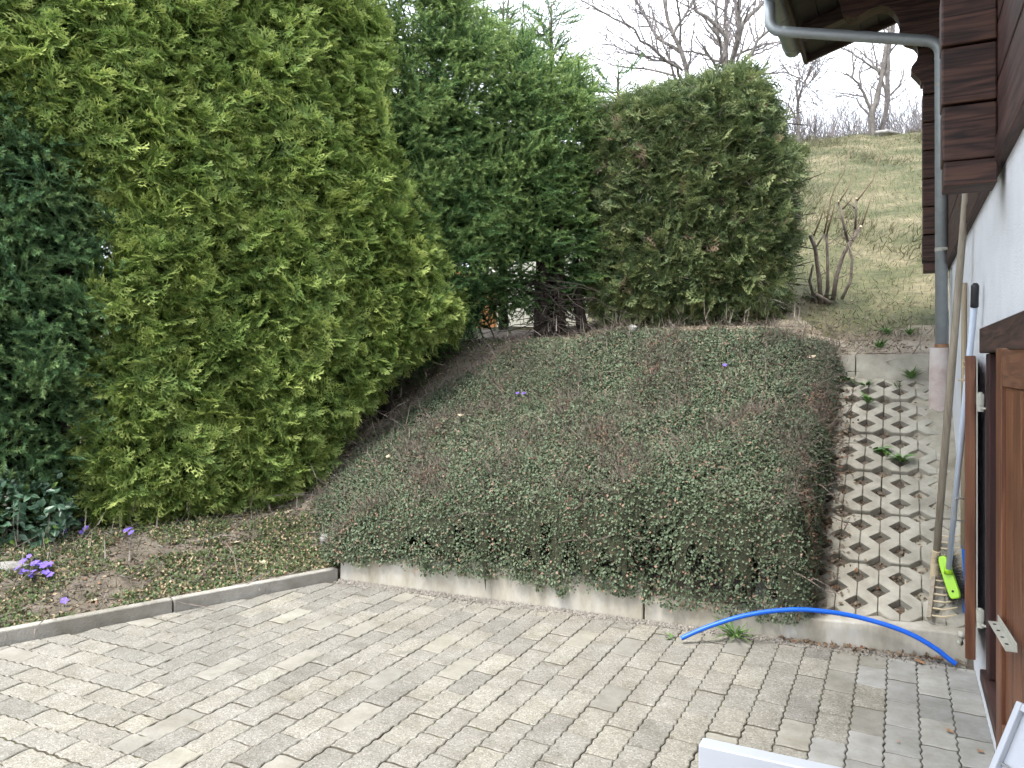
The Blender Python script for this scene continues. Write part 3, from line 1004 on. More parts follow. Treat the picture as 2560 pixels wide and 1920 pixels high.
# roof
roof_parent = house
EX, EZ, SL = -0.66, 3.735, 0.306
def roof_z(x): return EZ + (x - EX) * SL
m = MB()
y0, y1 = -1.5, 6.70
xr = 4.2
m.add([(EX, y0, roof_z(EX)), (xr, y0, roof_z(xr)), (xr, y1, roof_z(xr)), (EX, y1, roof_z(EX)),
       (EX, y0, roof_z(EX) + .10), (xr, y0, roof_z(xr) + .10), (xr, y1, roof_z(xr) + .10), (EX, y1, roof_z(EX) + .10)],
      [(0, 3, 2, 1), (4, 5, 6, 7), (0, 1, 5, 4), (1, 2, 6, 5), (2, 3, 7, 6), (3, 0, 4, 7)])
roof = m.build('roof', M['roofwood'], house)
def slope_beam(name, ya, yb, drop, top, mat, xa=EX + .03, xb=1.6):
    m = MB()
    v = []
    for (x, y) in ((xa, ya), (xb, ya), (xb, yb), (xa, yb)):
        v.append((x, y, roof_z(x) - drop))
    for (x, y) in ((xa, ya), (xb, ya), (xb, yb), (xa, yb)):
        v.append((x, y, roof_z(x) - top))
    m.add(v, [(0, 3, 2, 1), (4, 5, 6, 7), (0, 1, 5, 4), (1, 2, 6, 5), (2, 3, 7, 6), (3, 0, 4, 7)])
    o = m.build(name, mat, roof, bevel=.004)
    return o
for y in (3.0, 3.75, 4.5, 5.25, 6.05):
    slope_beam('rafter', y, y + .09, .105, .002, M['rafter'])
slope_beam('verge_board', y1 - .03, y1 + .004, .055, -.13, M['rafter'], xa=EX - .01, xb=4.2)
nb = 9
for i in range(18):                                    # soffit boards under the rafters' upper side
    x = EX + .02 + i * .125
    m = MB()
    xa, xb = x, x + .119
    v = [(xa, y0, roof_z(xa) - .012), (xb, y0, roof_z(xb) - .012), (xb, y1 - .04, roof_z(xb) - .012), (xa, y1 - .04, roof_z(xa) - .012)]
    v += [(p[0], p[1], p[2] + .011) for p in v]
    m.add(v, [(0, 3, 2, 1), (4, 5, 6, 7), (0, 1, 5, 4), (1, 2, 6, 5), (2, 3, 7, 6), (3, 0, 4, 7)])
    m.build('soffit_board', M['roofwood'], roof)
m = MB(); m.box((EX - .028, y0, EZ - .06), (EX - .002, y1 + .02, EZ + .14)); m.build('fascia_board', M['rafter'], roof, bevel=.004)

# gutter: half round trough along the eave
GXc, GZc, GRr = EX - .105, EZ + .045, .066
m = MB()
n = 14
ring = [(GXc + GRr * math.cos(a), GZc + GRr * math.sin(a)) for a in np.linspace(math.pi, 2 * math.pi, n)]
ring2 = [(GXc + (GRr - .003) * math.cos(a), GZc + (GRr - .003) * math.sin(a)) for a in np.linspace(2 * math.pi, math.pi, n)]
MB().prism(ring + ring2, (0, -1.5, 0), (1, 0, 0), (0, 0, 1), (0, 1, 0), 8.12).build('gutter', M['zinc'], house, smooth_shade=False)
gutter = bpy.data.objects['gutter']
m = MB(); m.prism(ring, (0, 6.615, 0), (1, 0, 0), (0, 0, 1), (0, 1, 0), .006)
m.build('gutter_end', M['zinc'], gutter)
for yy in (5.9, 6.5):
    rr = [(GXc + (GRr + .004) * math.cos(a), GZc + (GRr + .004) * math.sin(a)) for a in np.linspace(math.pi, 2 * math.pi, n)]
    rr2 = [(GXc + (GRr + .0005) * math.cos(a), GZc + (GRr + .0005) * math.sin(a)) for a in np.linspace(2 * math.pi, math.pi, n)]
    MB().prism(rr + rr2, (0, yy, 0), (1, 0, 0), (0, 0, 1), (0, 1, 0), .03).build('gutter_strap', M['zinc'], gutter)

# downpipe
DY = 5.55
pA = PY(1922, 0, DY); pB = PY(1924, 77, DY); pC = PY(2352, 104, DY); pD = PY(2354, 868, DY)
pA = (pB[0], DY, GZc - .03)
path = bend([pA, pB, pC, pD], .085, 9)
downpipe = MB().tube(path, .0352, 18).build('downpipe', M['zinc'], house, smooth_shade=True)
def collar(p, d, name, mat, r=.0375, w=.022):
    d = Vector(d).normalized()
    p = Vector(p)
    return MB().tube([p - d * w / 2, p + d * w / 2], r, 18).build(name, mat, downpipe, smooth_shade=False)
dirh = Vector(pC) - Vector(pB)
for k in (.088, .905, .925):
    collar(Vector(pB) + dirh * k, dirh, 'pipe_joint', M['zinc'], .0366, .010)
collar(Vector(pC) + Vector((0, 0, -.10)), (0, 0, 1), 'pipe_joint', M['zinc'], .0366, .010)
for v in (213, 624):
    p = PY(2354, v, DY)
    collar(p, (0, 0, 1), 'pipe_clamp', M['iron'], .0385, .022)
    m = MB(); m.box((p[0] + .028, DY - .040, p[2] - .010), (XW + .01, DY - .028, p[2] + .010)); m.box((p[0] + .008, DY - .046, p[2] - .008), (p[0] + .026, DY - .034, p[2] + .008)); m.build('clamp_bolt', M['iron'], downpipe)
collar((pD[0], DY, pD[2] + .008), (0, 0, 1), 'rust_ring', M['brownleaf'], .040, .02)
base = PY(2346, 985, DY)
MB().tube([(pD[0] - .012, DY, base[2] - .25), (pD[0] - .012, DY, base[2] + .03), (pD[0] - .012, DY, pD[2] - .004)], [.060, .058, .054], 20).build('pipe_sleeve', M['sleeve'], house, bevel=.004, smooth_shade=True)

# opening: frame, lintel, sill
m = MB(); m.box((XW - .030, OY0 - .12, OZ1 - .004), (XW + .12, OY1 + .035, OZ1 + .085)); m.build('lintel', M['plank_y'], house, bevel=.004)
m = MB(); m.box((XW - .010, OY1 - .075, OZ0 + .004), (XW + .13, OY1 + .030, OZ1 - .006)); m.build('frame_post', M['beam_z'], house, bevel=.004)
m = MB(); m.box((XW + .010, OY1 - .135, OZ0 + .004), (XW + .10, OY1 - .078, OZ1 - .006)); m.build('frame_stop', M['beam_z'], house, bevel=.003)
m = MB(); m.box((XW - .010, OY0 - .03, OZ0 + .004), (XW + .13, OY0 + .075, OZ1 - .006)); m.build('frame_post', M['beam_z'], house, bevel=.004)
m = MB(); m.box((XW - .028, OY0 - .06, OZ0 - .042), (XW + .14, OY1 + .045, OZ0)); m.build('window_sill', M['plank_y'], house, bevel=.006)

# shutters
def shutter(p0, p1, z0, z1, t, name_extra, back_dir):
    """leaf from p0 (xy) to p1 (xy); thickness t on the side of back_dir"""
    p0, p1 = Vector((*p0, 0)), Vector((*p1, 0))
    d = (p1 - p0); L = d.length; d.normalize()
    n = Vector((d.y, -d.x, 0))
    if n.dot(Vector((*back_dir, 0))) < 0: n = -n
    MX = Matrix(((d.x, n.x, 0, p0.x), (d.y, n.y, 0, p0.y), (0, 0, 1, 0), (0, 0, 0, 1)))
    m = MB()
    st = .075
    m.box((0, 0, z0), (st, t, z1), MX); m.box((L - st, 0, z0), (L, t, z1), MX)
    leaf = m.build('shutter', M['shutter'], house, bevel=.003)
    for (za, zb) in ((z1 - .105, z1), (z0, z0 + .105)):
        m = MB(); m.box((st + .0008, .0008, za), (L - st - .0008, t - .0008, zb), MX); m.build('rail', M['shutter_x'], leaf, bevel=.003)
    nb = 4
    w = (L - 2 * st - .002) / nb
    for i in range(nb):
        m = MB(); m.box((st + .001 + i * w + .001, .010, z0 + .106), (st + .001 + (i + 1) * w - .001, t - .010, z1 - .106), MX); m.build('panel_board', M['shutter'], leaf, bevel=.004)
    return leaf, MX, L
left_leaf, LMX, LL = shutter((0.2155, 3.36), (0.246, 3.86), 0.205, 1.323, .034, '', (1, 0))
m = MB(); m.box((-.001, .036, .215), (.006, .040, 1.31), LMX); m.build('weather_strip', M['iron'], left_leaf)
right_leaf, RMX, RL = shutter((0.243, 2.61), (0.281, 2.06), 0.205, 1.338, .034, '', (1, 0))
def hinge(leaf, zc):
    m = MB()
    m.tube([(.262, 3.335, zc - .006), (.262, 3.335, zc + .034)], .0125, 14)
    m.tube([(.262, 3.335, zc + .034), (.262, 3.335, zc + .040)], .007, 12)
    m.tube([(.262, 3.335, zc - .030), (.262, 3.335, zc - .007)], .0115, 14)
    m.tube([(.262, 3.335, zc - .018), (XW + .02, 3.27, zc - .018)], .004, 8)
    m.box((.250, 3.338, zc - .004), (.258, 3.40, zc + .030))
    m.build('hinge', M['iron'], leaf, smooth_shade=False)
hinge(left_leaf, 1.3 - (1008 - 905) * 2.88 / F)
hinge(left_leaf, 1.3 - (1548 - 905) * 2.88 / F)
# furniture on the outer face of the opened leaf
def lp(y, dx, z):                       # point dx off the left face of the leaf
    x = 0.2155 + (y - 3.36) / .5 * .0305 - dx
    return (x, y, z)
zz = lambda v, y: 1.3 - (v - 905) * (y / 1.15) / F
m = MB(); m.tube(bend([lp(3.40, -.002, zz(1247, 3.4)), lp(3.40, .030, zz(1247, 3.4)), lp(3.40, .030, zz(1303, 3.4)), lp(3.40, -.002, zz(1303, 3.4))], .008, 4), .0032, 8); m.build('pull_handle', M['dark_iron'], left_leaf, smooth_shade=True)
m = MB(); m.tube([lp(3.42, -.001, zz(1588, 3.42)), lp(3.42, .022, zz(1588, 3.42))], .013, 14); m.tube([lp(3.43, .006, zz(1592, 3.42)), lp(3.43, .018, zz(1614, 3.42))], .006, 8); m.tube([lp(3.43, .012, zz(1612, 3.42)), lp(3.44, .020, zz(1612, 3.42))], .010, 12); m.build('latch', M['iron'], left_leaf, smooth_shade=True)
m = MB()
for v in (905, 918, 934, 950): m.tube([lp(3.385, -.001, zz(v, 3.385)), lp(3.385, .010, zz(v, 3.385))], .004, 8)
m.tube([lp(3.385, .006, zz(898, 3.385)), lp(3.385, .006, zz(955, 3.385))], .0025, 8); m.tube([lp(3.385, .0, zz(951, 3.385)), lp(3.385, .024, zz(951, 3.385))], .003, 8)
m.build('bolt_strip', M['tine'], left_leaf)
# angle bracket on the closed leaf
bz = 0.58
m = MB()
a0 = RMX @ Vector((.055, -.002, 0)); a1 = RMX @ Vector((.30, -.002, 0))
d = (a1 - a0); Lb = d.length; d.normalize(); n = Vector((-d.y, d.x, 0))
if n.x > 0: n = -n
BM = Matrix(((d.x, n.x, 0, a0.x), (d.y, n.y, 0, a0.y), (0, 0, 1, bz), (0, 0, 0, 1)))
m.box((0, 0, 0), (Lb, .003, .022), BM); m.box((0, .0031, 0), (Lb, .026, .003), BM)
br = m.build('angle_bracket', M['iron'], right_leaf, bevel=.001)
for k in range(4):
    c = BM @ Vector((.03 + k * .055, .015, .0031))
    MB().tube([c, c + Vector((0, 0, .0012))], .0045, 10).build('bolt_hole', M['dark'], br)

# ================================================================== THINGS BY THE HOUSE
# blue corrugated conduit
px = [(1703, 1596), (1745, 1577), (1790, 1560), (1850, 1542), (1920, 1529), (2000, 1524), (2080, 1531), (2150, 1544), (2230, 1567), (2290, 1592), (2340, 1622), (2372, 1647), (2390, 1660)]
yy = [3.63, 3.66, 3.69, 3.73, 3.775, 3.815, 3.845, 3.868, 3.87, 3.868, 3.862, 3.858, 3.856]
ctrl = [Vector(PY(u, v, y)) for (u, v), y in zip(px, yy)]
def catmull(P, n):
    out = []
    P = [P[0] * 2 - P[1]] + P + [P[-1] * 2 - P[-2]]
    for i in range(1, len(P) - 2):
        for k in range(n):
            t = k / n
            out.append(0.5 * ((2 * P[i]) + (-P[i - 1] + P[i + 1]) * t + (2 * P[i - 1] - 5 * P[i] + 4 * P[i + 1] - P[i + 2]) * t * t + (-P[i - 1] + 3 * P[i] - 3 * P[i + 1] + P[i + 2]) * t ** 3))
    out.append(P[-2])
    return out
hp = catmull(ctrl, 15)
hp = [Vector((p.x, p.y, max(p.z, 0.0125))) for p in hp]
rad = [0.0110 if i % 2 else 0.0104 for i in range(len(hp))]
hose = MB().tube(hp, rad, 12).build('corrugated_conduit', M['blue'], smooth_shade=True)
tag(hose, 'bright blue corrugated plastic conduit arching from the paving over the low wall', 'pipe')

# wooden hay rake
b0 = np.array([.118, 3.99, .155]); b1 = np.array([.176, 4.46, .445])
rake = thing('hay_rake', 'grey wooden hay rake leaning against the house, head resting on the grid stones', 'rake', tuple(b0))
mid = (b0 + b1) / 2
top = PX(2417, 462, XW - .028)
MB().tube([tuple(mid), tuple(mid * .5 + top * .5 + np.array([0, .006, 0])), tuple(top)], [.0155, .0165, .0145], 12).build('handle', M['ash'], rake, smooth_shade=True)
MB().tube([tuple(b0), tuple(b1)], .0135, 4).build('head_bar', M['ash'], rake)
dirh = unit((top - mid)[None])[0]
MB().tube([tuple(mid - dirh * .03), tuple(mid + dirh * .12)], .0205, 12).build('socket', M['tine'], rake, bevel=.003)
for i in range(13):
    f = .03 + .94 * i / 12
    p = b0 + (b1 - b0) * f
    q = [p + np.array([.006, 0, .004]), p + np.array([.055, -.002, .004]), p + np.array([.105, -.006, .022])]
    MB().tube([tuple(x) for x in q], [.0048, .0046, .003], 6).build('tine', M['tine'], rake, smooth_shade=True)

# lime broom
broom = thing('broom', 'broom with lime green head, black bristles and white handle with black grip', 'broom', (.217, 4.06, .18))
s0 = PY(2371, 1428, 4.07); s1 = PX(2436, 764, XW - .03); s2 = PX(2438, 709, XW - .03)
MB().tube([tuple(s0), tuple(s1)], .0118, 14).build('handle', M['handle_white'], broom, smooth_shade=True)
gd = Vector(s2) - Vector(s1)
MB().tube([Vector(s1) - gd * .05, Vector(s1) + gd * .2, Vector(s1) + gd * .9, Vector(s2)], [.0142, .0138, .014, .009], 14).build('grip', M['black'], broom, smooth_shade=True)
c0 = np.array(PY(2355, 1396, 4.095)); c1 = np.array(PY(2386, 1490, 4.035))
ax = unit((c1 - c0)[None])[0]
side = unit(np.cross(ax, np.array([-.35, -.9, .25]))[None])[0]
nrm = np.cross(side, ax)
if nrm[1] > 0: nrm = -nrm; side = -side
prof = []
Lh = np.linalg.norm(c1 - c0) * 1.14
for k in range(28):
    a = 2 * math.pi * k / 28
    ca_, sa_ = math.cos(a), math.sin(a)
    prof.append((math.copysign(abs(ca_) ** .45, ca_) * (.0235 + .003 * sa_), math.copysign(abs(sa_) ** .45, sa_) * Lh / 2))
cm = (c0 + c1) / 2
MB().prism(prof, tuple(cm), tuple(side), tuple(ax), tuple(-nrm), .022).build('head', M['lime'], broom, bevel=.005, segs=3)
MB().tube([tuple(np.array(s0) - np.array([0, 0, .012])), tuple(np.array(s0) + np.array([.001, -.001, .022]))], [.019, .0155], 14).build('head_socket', M['lime'], broom, smooth_shade=True)
MB().tube([tuple(cm + ax * Lh * .33 + nrm * .0005), tuple(cm + ax * Lh * .33 + nrm * .0016)], .005, 10).build('hanging_hole', M['dark'], broom)
nb = 2600
tt = rng.uniform(-.5, .5, nb); ss = rng.uniform(-1, 1, nb)
root = cm + np.outer(tt * Lh * .96, ax) + np.outer(ss * .021, side) - nrm * .018
bd = -nrm * 1.0 + np.outer(ss * .75, side) + np.outer(tt * .9, ax) + rng.normal(0, .16, (nb, 3))
bt = (np.array([(-.010, 0, 0), (.010, 0, 0), (0, 1, 0)]), np.array([(0, 1, 2)]), np.array([0, 0, 1.0]))
fr = frames(bd, rng.normal(0, 1, (nb, 3)), np.full(nb, .075))
V, T, a, r = scatter(bt, root, fr, rng.random(nb))
obj('bristles', mesh_np('bristles', V, [T], {'tip': a, 'rnd': r}, [M['bristle']]), broom)

# second tool: blue head behind the shutter
tool = thing('blue_shovel', 'tan handled tool with blue plastic head standing behind the opened shutter', 'shovel', (.2, 4.1, .2))
h0 = PY(2409, 1372, 4.10); h1 = PX(2411, 708, XW - .018)
MB().tube([tuple(h0), tuple(h1)], .0125, 12).build('handle', M['tan'], tool, smooth_shade=True)
q = [PY(u, v, 4.10) for u, v in ((2403, 1362), (2424, 1362), (2430, 1440), (2428, 1560), (2406, 1560), (2409, 1440))]
MB().prism([(p[0], p[2]) for p in q], (0, 4.09, 0), (1, 0, 0), (0, 0, 1), (0, 1, 0), .025).build('blade', M['bluehead'], tool, bevel=.003)

# white boards in the foreground
Bx0, By = -0.405, 1.80
bw = thing('white_board', 'white lacquered board standing on edge on the paving in the foreground', 'board', (-.1, 1.78, 0))
m = MB(); a0 = np.array(PH(1757, 1842, .44)); 
MXb = Matrix.Translation((a0[0], a0[1], 0)) @ Matrix.Rotation(R(-1.2), 4, 'Z')
m.box((0, -.042, .0), (.56, 0, .44), MXb)
m.build('board', M['white'], bw, bevel=.0035, segs=3)
wb = thing('white_shelf', 'white lacquered shelf board with raised rim leaning towards the house wall in the foreground', 'board', (0, 1.4, 0))
ap = PZ(2547, 1753, 1.30)
ft = PH(2070, 2912, .012)
A = Vector(ft) - Vector(ap); LA = A.length; A.normalize()
B = Vector((.62, -.78, -.02)); B = (B - A * B.dot(A)).normalized()
C = A.cross(B)
if C.y > 0: C = -C
MXs = Matrix(((A.x, B.x, C.x, ap[0]), (A.y, B.y, C.y, ap[1]), (A.z, B.z, C.z, ap[2]), (0, 0, 0, 1)))
m = MB()
wS = .13
m.box((0, 0, -.035), (LA - .004, wS, -.006), MXs)
sh = m.build('shelf_panel', M['white'], wb, bevel=.002)
m = MB()
m.box((0, 0, -.0058), (LA - .004, .011, .006), MXs); m.build('rim', M['white'], wb, bevel=.002)
m = MB(); m.box((.0, .0112, -.0058), (.012, wS, .006), MXs); m.build('rim', M['white'], wb, bevel=.002)
m = MB(); m.box((.10, .0112, -.0058), (.103, wS, .001), MXs); m.build('rim', M['dark_iron'], wb)

# ================================================================== FOLIAGE TEMPLATES (local y = growing direction, z = upper side)
def kite(V, T, tip, p, d, n, L, w, t0, t1):
    s = np.cross(d, n); s = s / max(np.linalg.norm(s), 1e-6)
    b = len(V)
    V += [p, p + d * L * .45 + s * w, p + d * L, p + d * L * .45 - s * w]
    T += [(b, b + 1, b + 2), (b, b + 2, b + 3)]
    tip += [t0, (t0 + t1) / 2, t1, (t0 + t1) / 2]

def tri(V, T, tip, p, d, n, L, w, t0, t1):
    s = np.cross(d, n); s = s / max(np.linalg.norm(s), 1e-6)
    b = len(V)
    V += [p - s * w, p + s * w, p + d * L]
    T += [(b, b + 1, b + 2)]
    tip += [t0, t0, t1]

def thuja_spray(g, nside=7, thin=1.0):
    """flat fern-like spray, unit length"""
    V, T, tip = [], [], []
    droop = g.uniform(.05, .35); curl = g.uniform(-.15, .15)
    def axis(t): return np.array([curl * t * t, t, -droop * t * t])
    n = np.array([0, 0, 1.0])
    for k in range(3):
        a, b = axis(k / 3), axis((k + 1) / 3)
        d = b - a
        kite(V, T, tip, a, d / np.linalg.norm(d), n, np.linalg.norm(d) * 1.05, .018 * thin, .1 + .25 * k, .35 + .25 * k)
    for sd in (-1, 1):
        for k in range(nside):
            t = .10 + .86 * (k + (.5 if sd > 0 else 0)) / nside
            p = axis(t)
            L = (.40 * math.sin(math.pi * min(1, .18 + t * .85)) + .06) * g.uniform(.75, 1.15)
            an = g.uniform(.62, .95)
            d = np.array([sd * math.sin(an), math.cos(an), g.uniform(-.35, .1)])
            d /= np.linalg.norm(d)
            nn = np.array([g.uniform(-.4, .4), g.uniform(-.4, .2), 1.0])
            kite(V, T, tip, p, d, nn, L, .022 * thin + .035 * L, t * .5, t * .5 + .5)
            for q in range(3):
                f = .30 + .22 * q
                s2 = 1 if q % 2 else -1
                e = np.cross(d, nn); e /= np.linalg.norm(e)
                d2 = d * .72 + e * s2 * .7
                tri(V, T, tip, p + d * L * f, d2 / np.linalg.norm(d2), nn, L * .45, .022 * thin, t * .5 + .15, t * .4 + .6)
    return np.array(V), np.array(T), np.clip(np.array(tip), 0, 1)

def spruce_branch(g, nshoot=7, needles=34, spread=.5, nl=.060, nw=.0080):
    """branch of unit length with side shoots, bottle-brush needles"""
    V, T, tip = [], [], []
    shoots = [(np.array([0, 0, 0.]), np.array([0, 1.0, -.08]), 1.0, int(needles * 1.7))]
    for k in range(nshoot):
        t = .15 + .7 * k / nshoot
        sd = 1 if k % 2 else -1
        an = g.uniform(.65, .95)
        d = np.array([sd * math.sin(an), math.cos(an), g.uniform(-.12, .22)])
        shoots.append((np.array([0, t, -.08 * t]), d / np.linalg.norm(d), g.uniform(.38, .6) * (1.1 - t * .6), needles))
    for p, d, L, nn in shoots:
        s = np.cross(d, np.array([0, 0, 1.0])); s /= np.linalg.norm(s); u = np.cross(s, d)
        b = len(V)                                    # stem: slim three-sided cone
        for k in range(3):
            a = 2.094 * k
            V.append(p + (s * math.cos(a) + u * math.sin(a)) * .016)
            tip.append(.15)
        V.append(p + d * L); tip.append(.8)
        T += [(b, b + 1, b + 3), (b + 1, b + 2, b + 3), (b + 2, b, b + 3)]
        for k in range(nn):
            t = .08 + .92 * (k + g.random()) / nn
            a = g.uniform(0, 6.283)
            out = s * math.cos(a) + u * (math.sin(a) * .8 + .15)
            dd = d * g.uniform(.55, 1.0) + out * .85
            tri(V, T, tip, p + d * L * t, dd / np.linalg.norm(dd), out + d * .2 + g.normal(0, .3, 3), nl * g.uniform(.75, 1.15), nw, .15 + .35 * t, .35 + .65 * t)
    return np.array(V), np.array(T), np.clip(np.array(tip), 0, 1)

def leaf_template(g, w=.32, fold=.12, bendv=.15):
    V = [(0, 0, 0), (w * .8, .3, fold), (w, .55, fold - bendv * .3), (0, 1, -bendv), (-w, .55, fold - bendv * .3), (-w * .8, .3, fold), (0, .5, 0)]
    T = [(0, 1, 6), (1, 2, 6), (2, 3, 6), (3, 4, 6), (4, 5, 6), (5, 0, 6)]
    return np.array(V, float), np.array(T), np.array([.3, .5, .6, .7, .6, .5, .35])

def small_leaf():
    V = [(0, 0, 0), (.32, .5, .06), (0, 1, -.05), (-.32, .5, .06)]
    return np.array(V, float), np.array([(0, 1, 2), (0, 2, 3)]), np.array([.3, .5, .7, .5])

def blade():
    V = [(-.035, 0, 0), (.035, 0, 0), (.022, .55, .05), (-.022, .55, .05), (0, 1, .16)]
    return np.array(V, float), np.array([(0, 1, 2), (0, 2, 3), (3, 2, 4)]), np.array([.1, .1, .5, .5, 1.0])

def twig_template(g):
    V, T, tip = [], [], []
    p = np.zeros(3); d = np.array([0, 1.0, 0])
    for k in range(3):
        tri(V, T, tip, p, d / np.linalg.norm(d), np.array([0, 0, 1.0]), .5, .016, .3, .6)
        tri(V, T, tip, p, d / np.linalg.norm(d), np.array([1.0, 0, 0]), .5, .016, .3, .6)
        p = p + d * .33
        d = d + g.normal(0, .4, 3)
    return np.array(V), np.array(T), np.array(tip)

TH = [thuja_spray(rng) for _ in range(7)]
THT = [thuja_spray(rng, 6, .8) for _ in range(6)]
SP = [spruce_branch(rng, 8, 62) for _ in range(6)]
SPF = [spruce_branch(rng, 7, 46) for _ in range(5)]
LF = [leaf_template(rng, g1, g2, g3) for g1, g2, g3 in ((.3, .1, .1), (.26, .16, .25), (.34, .05, .05))]
SLF = [small_leaf()]
BL = [blade()]
TW = [twig_template(rng) for _ in range(4)]

# ================================================================== HEDGE CROWNS
def poly_sd(P, poly):
    """signed distance (positive inside) and outward direction from nearest edge, 2D"""
    P = np.asarray(P, float); poly = np.asarray(poly, float)
    best = np.full(len(P), 1e9); dirv = np.zeros((len(P), 2))
    inside = np.zeros(len(P), bool)
    for a, b in zip(poly, np.roll(poly, -1, 0)):
        ab = b - a
        t = np.clip(((P - a) @ ab) / max(ab @ ab, 1e-9), 0, 1)
        c = a + t[:, None] * ab
        dv = c - P
        d = np.linalg.norm(dv, axis=1)
        m = d < best
        best[m] = d[m]; dirv[m] = dv[m] / np.maximum(d[m], 1e-6)[:, None]
        cond = (a[1] > P[:, 1]) != (b[1] > P[:, 1])
        xi = a[0] + (P[:, 1] - a[1]) / np.where(abs(b[1] - a[1]) < 1e-9, 1e-9, b[1] - a[1]) * (b[0] - a[0])
        inside ^= cond & (P[:, 0] < xi)
    return np.where(inside, best, -best), np.where(inside[:, None], dirv, -dirv)

class Face:
    """a hedge face: vertical plane through two ground points, seen silhouette as polygon on it"""
    def __init__(self, a, b, px, thick):
        self.a = np.array(a, float); d = np.array(b, float) - self.a
        self.d = d / np.linalg.norm(d)
        self.n = np.array([self.d[1], -self.d[0]])
        if self.n @ (-self.a) < 0: self.n = -self.n
        self.poly = np.array([self.to_plane(u, v) for u, v in px])
        self.T = thick
    def to_plane(self, u, v):
        r = ray(u, v)
        z = (self.n @ self.a) / (self.n @ r[:2])
        p = np.array([0, 0, EYE]) + r * z
        return ((p[:2] - self.a) @ self.d, p[2])
    def surface(self, S, Z, back=False):
        """points, normals on the rounded slab"""
        P = np.stack([S, Z], 1)
        sd, dv = poly_sd(P, self.poly)
        Rr = self.T / 2
        k = 1 - np.clip(sd / Rr, 0, 1)
        dep = Rr * (1 - np.sqrt(np.maximum(1 - k * k, 0)))
        amp = np.clip(sd / .25, 0.15, 1)
        dep = dep - amp * (.07 * bumps(S, Z * .8, .22, 4) + .035 * bumps(S, Z, .08, 6))
        if back: dep = self.T - dep
        w = k ** 1.5
        nrm = self.n[None] * ((-1 if back else 1) * (1 - w))[:, None]
        n3 = np.stack([nrm[:, 0] + self.d[0] * dv[:, 0] * w, nrm[:, 1] + self.d[1] * dv[:, 0] * w, dv[:, 1] * w], 1)
        p3 = np.stack([self.a[0] + self.d[0] * S - self.n[0] * dep, self.a[1] + self.d[1] * S - self.n[1] * dep, Z], 1)
        return p3, unit(n3), sd
    def sample(self, n, poly=None):
        poly = self.poly if poly is None else poly
        lo, hi = poly.min(0), poly.max(0)
        P = rng.uniform(lo, hi, (int(n * 2.2) + 50, 2))
        sd, _ = poly_sd(P, poly)
        P = P[sd > 0.0][:n]
        return P[:, 0], P[:, 1]
    def core(self, name, mat, parent, inset=.16, step=.07, poly=None):  # solid slab added to block see-through, its dark tone standing for inner shade
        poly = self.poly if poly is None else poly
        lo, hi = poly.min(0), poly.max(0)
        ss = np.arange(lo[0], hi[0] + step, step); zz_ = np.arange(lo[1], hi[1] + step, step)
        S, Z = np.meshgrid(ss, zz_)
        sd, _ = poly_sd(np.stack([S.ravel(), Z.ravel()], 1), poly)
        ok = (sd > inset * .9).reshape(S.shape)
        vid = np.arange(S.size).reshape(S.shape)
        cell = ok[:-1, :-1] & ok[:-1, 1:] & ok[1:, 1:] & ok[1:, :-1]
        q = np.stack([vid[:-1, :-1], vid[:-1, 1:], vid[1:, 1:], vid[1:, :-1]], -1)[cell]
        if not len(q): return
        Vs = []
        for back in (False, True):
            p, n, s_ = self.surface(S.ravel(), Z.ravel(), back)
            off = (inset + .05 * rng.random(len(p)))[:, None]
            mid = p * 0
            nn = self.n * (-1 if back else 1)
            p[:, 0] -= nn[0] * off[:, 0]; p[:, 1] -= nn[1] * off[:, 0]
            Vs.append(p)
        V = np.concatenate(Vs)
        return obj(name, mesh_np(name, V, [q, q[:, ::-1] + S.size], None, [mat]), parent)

def grow(face, parent, templates, mat, n, size, out=.9, lat=.7, upb=.05, plane=(.55, .6, .5), jit=.16, back=.3, name='crown', keep=None, poly=None, proud=.02, rshift=None):
    """cover the crown with sprays; front sides dense, back sides thinner"""
    chunks = []
    for bk, cnt in ((False, n), (True, int(n * back))):
        S, Z = face.sample(cnt, poly)
        p, nr, sd = face.surface(S, Z, bk)
        if keep is not None:
            k = keep(S, Z, p); p, nr, S, Z = p[k], nr[k], S[k], Z[k]
        c = len(p)
        p = p + nr * (proud - np.abs(rng.normal(0, jit, c)))[:, None]
        d3 = np.array([face.d[0], face.d[1], 0])
        up = np.array([0, 0, 1.0])
        flow = bumps(S, Z, .30, 13)
        ax = nr * rng.uniform(.5, 1.0, c)[:, None] * out + d3 * (rng.normal(0, .75, c) * lat + .25 * flow)[:, None] + up * (rng.normal(upb, .32, c))[:, None]
        pn = up * plane[0] + nr * plane[1] + rng.normal(0, plane[2], (c, 3))
        ax = unit(ax)
        sc = rng.uniform(size[0], size[1], c)
        p = p - ax * (sc * .55)[:, None]
        k = rng.integers(0, len(templates), c)
        fr = frames(ax, pn, sc)
        rnd = rng.random(c) * .97
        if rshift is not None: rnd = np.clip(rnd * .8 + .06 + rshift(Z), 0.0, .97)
        for i in range(len(templates)):
            if (k == i).any(): chunks.append(scatter(templates[i], p[k == i], fr[k == i], rnd[k == i]))
    V, T, a, r = merge(chunks)
    return obj(name, mesh_np(name, V, [T], {'tip': a, 'rnd': r}, [mat]), parent)

HA, HB = np.array([-4.53, 2.96]), np.array([-3.2, 5.45])     # line of the hedge
hd_ = (HB - HA) / np.linalg.norm(HB - HA)
hn = np.array([hd_[1], -hd_[0]])
def shift(p, k): return tuple(np.array(p) - hn * k)

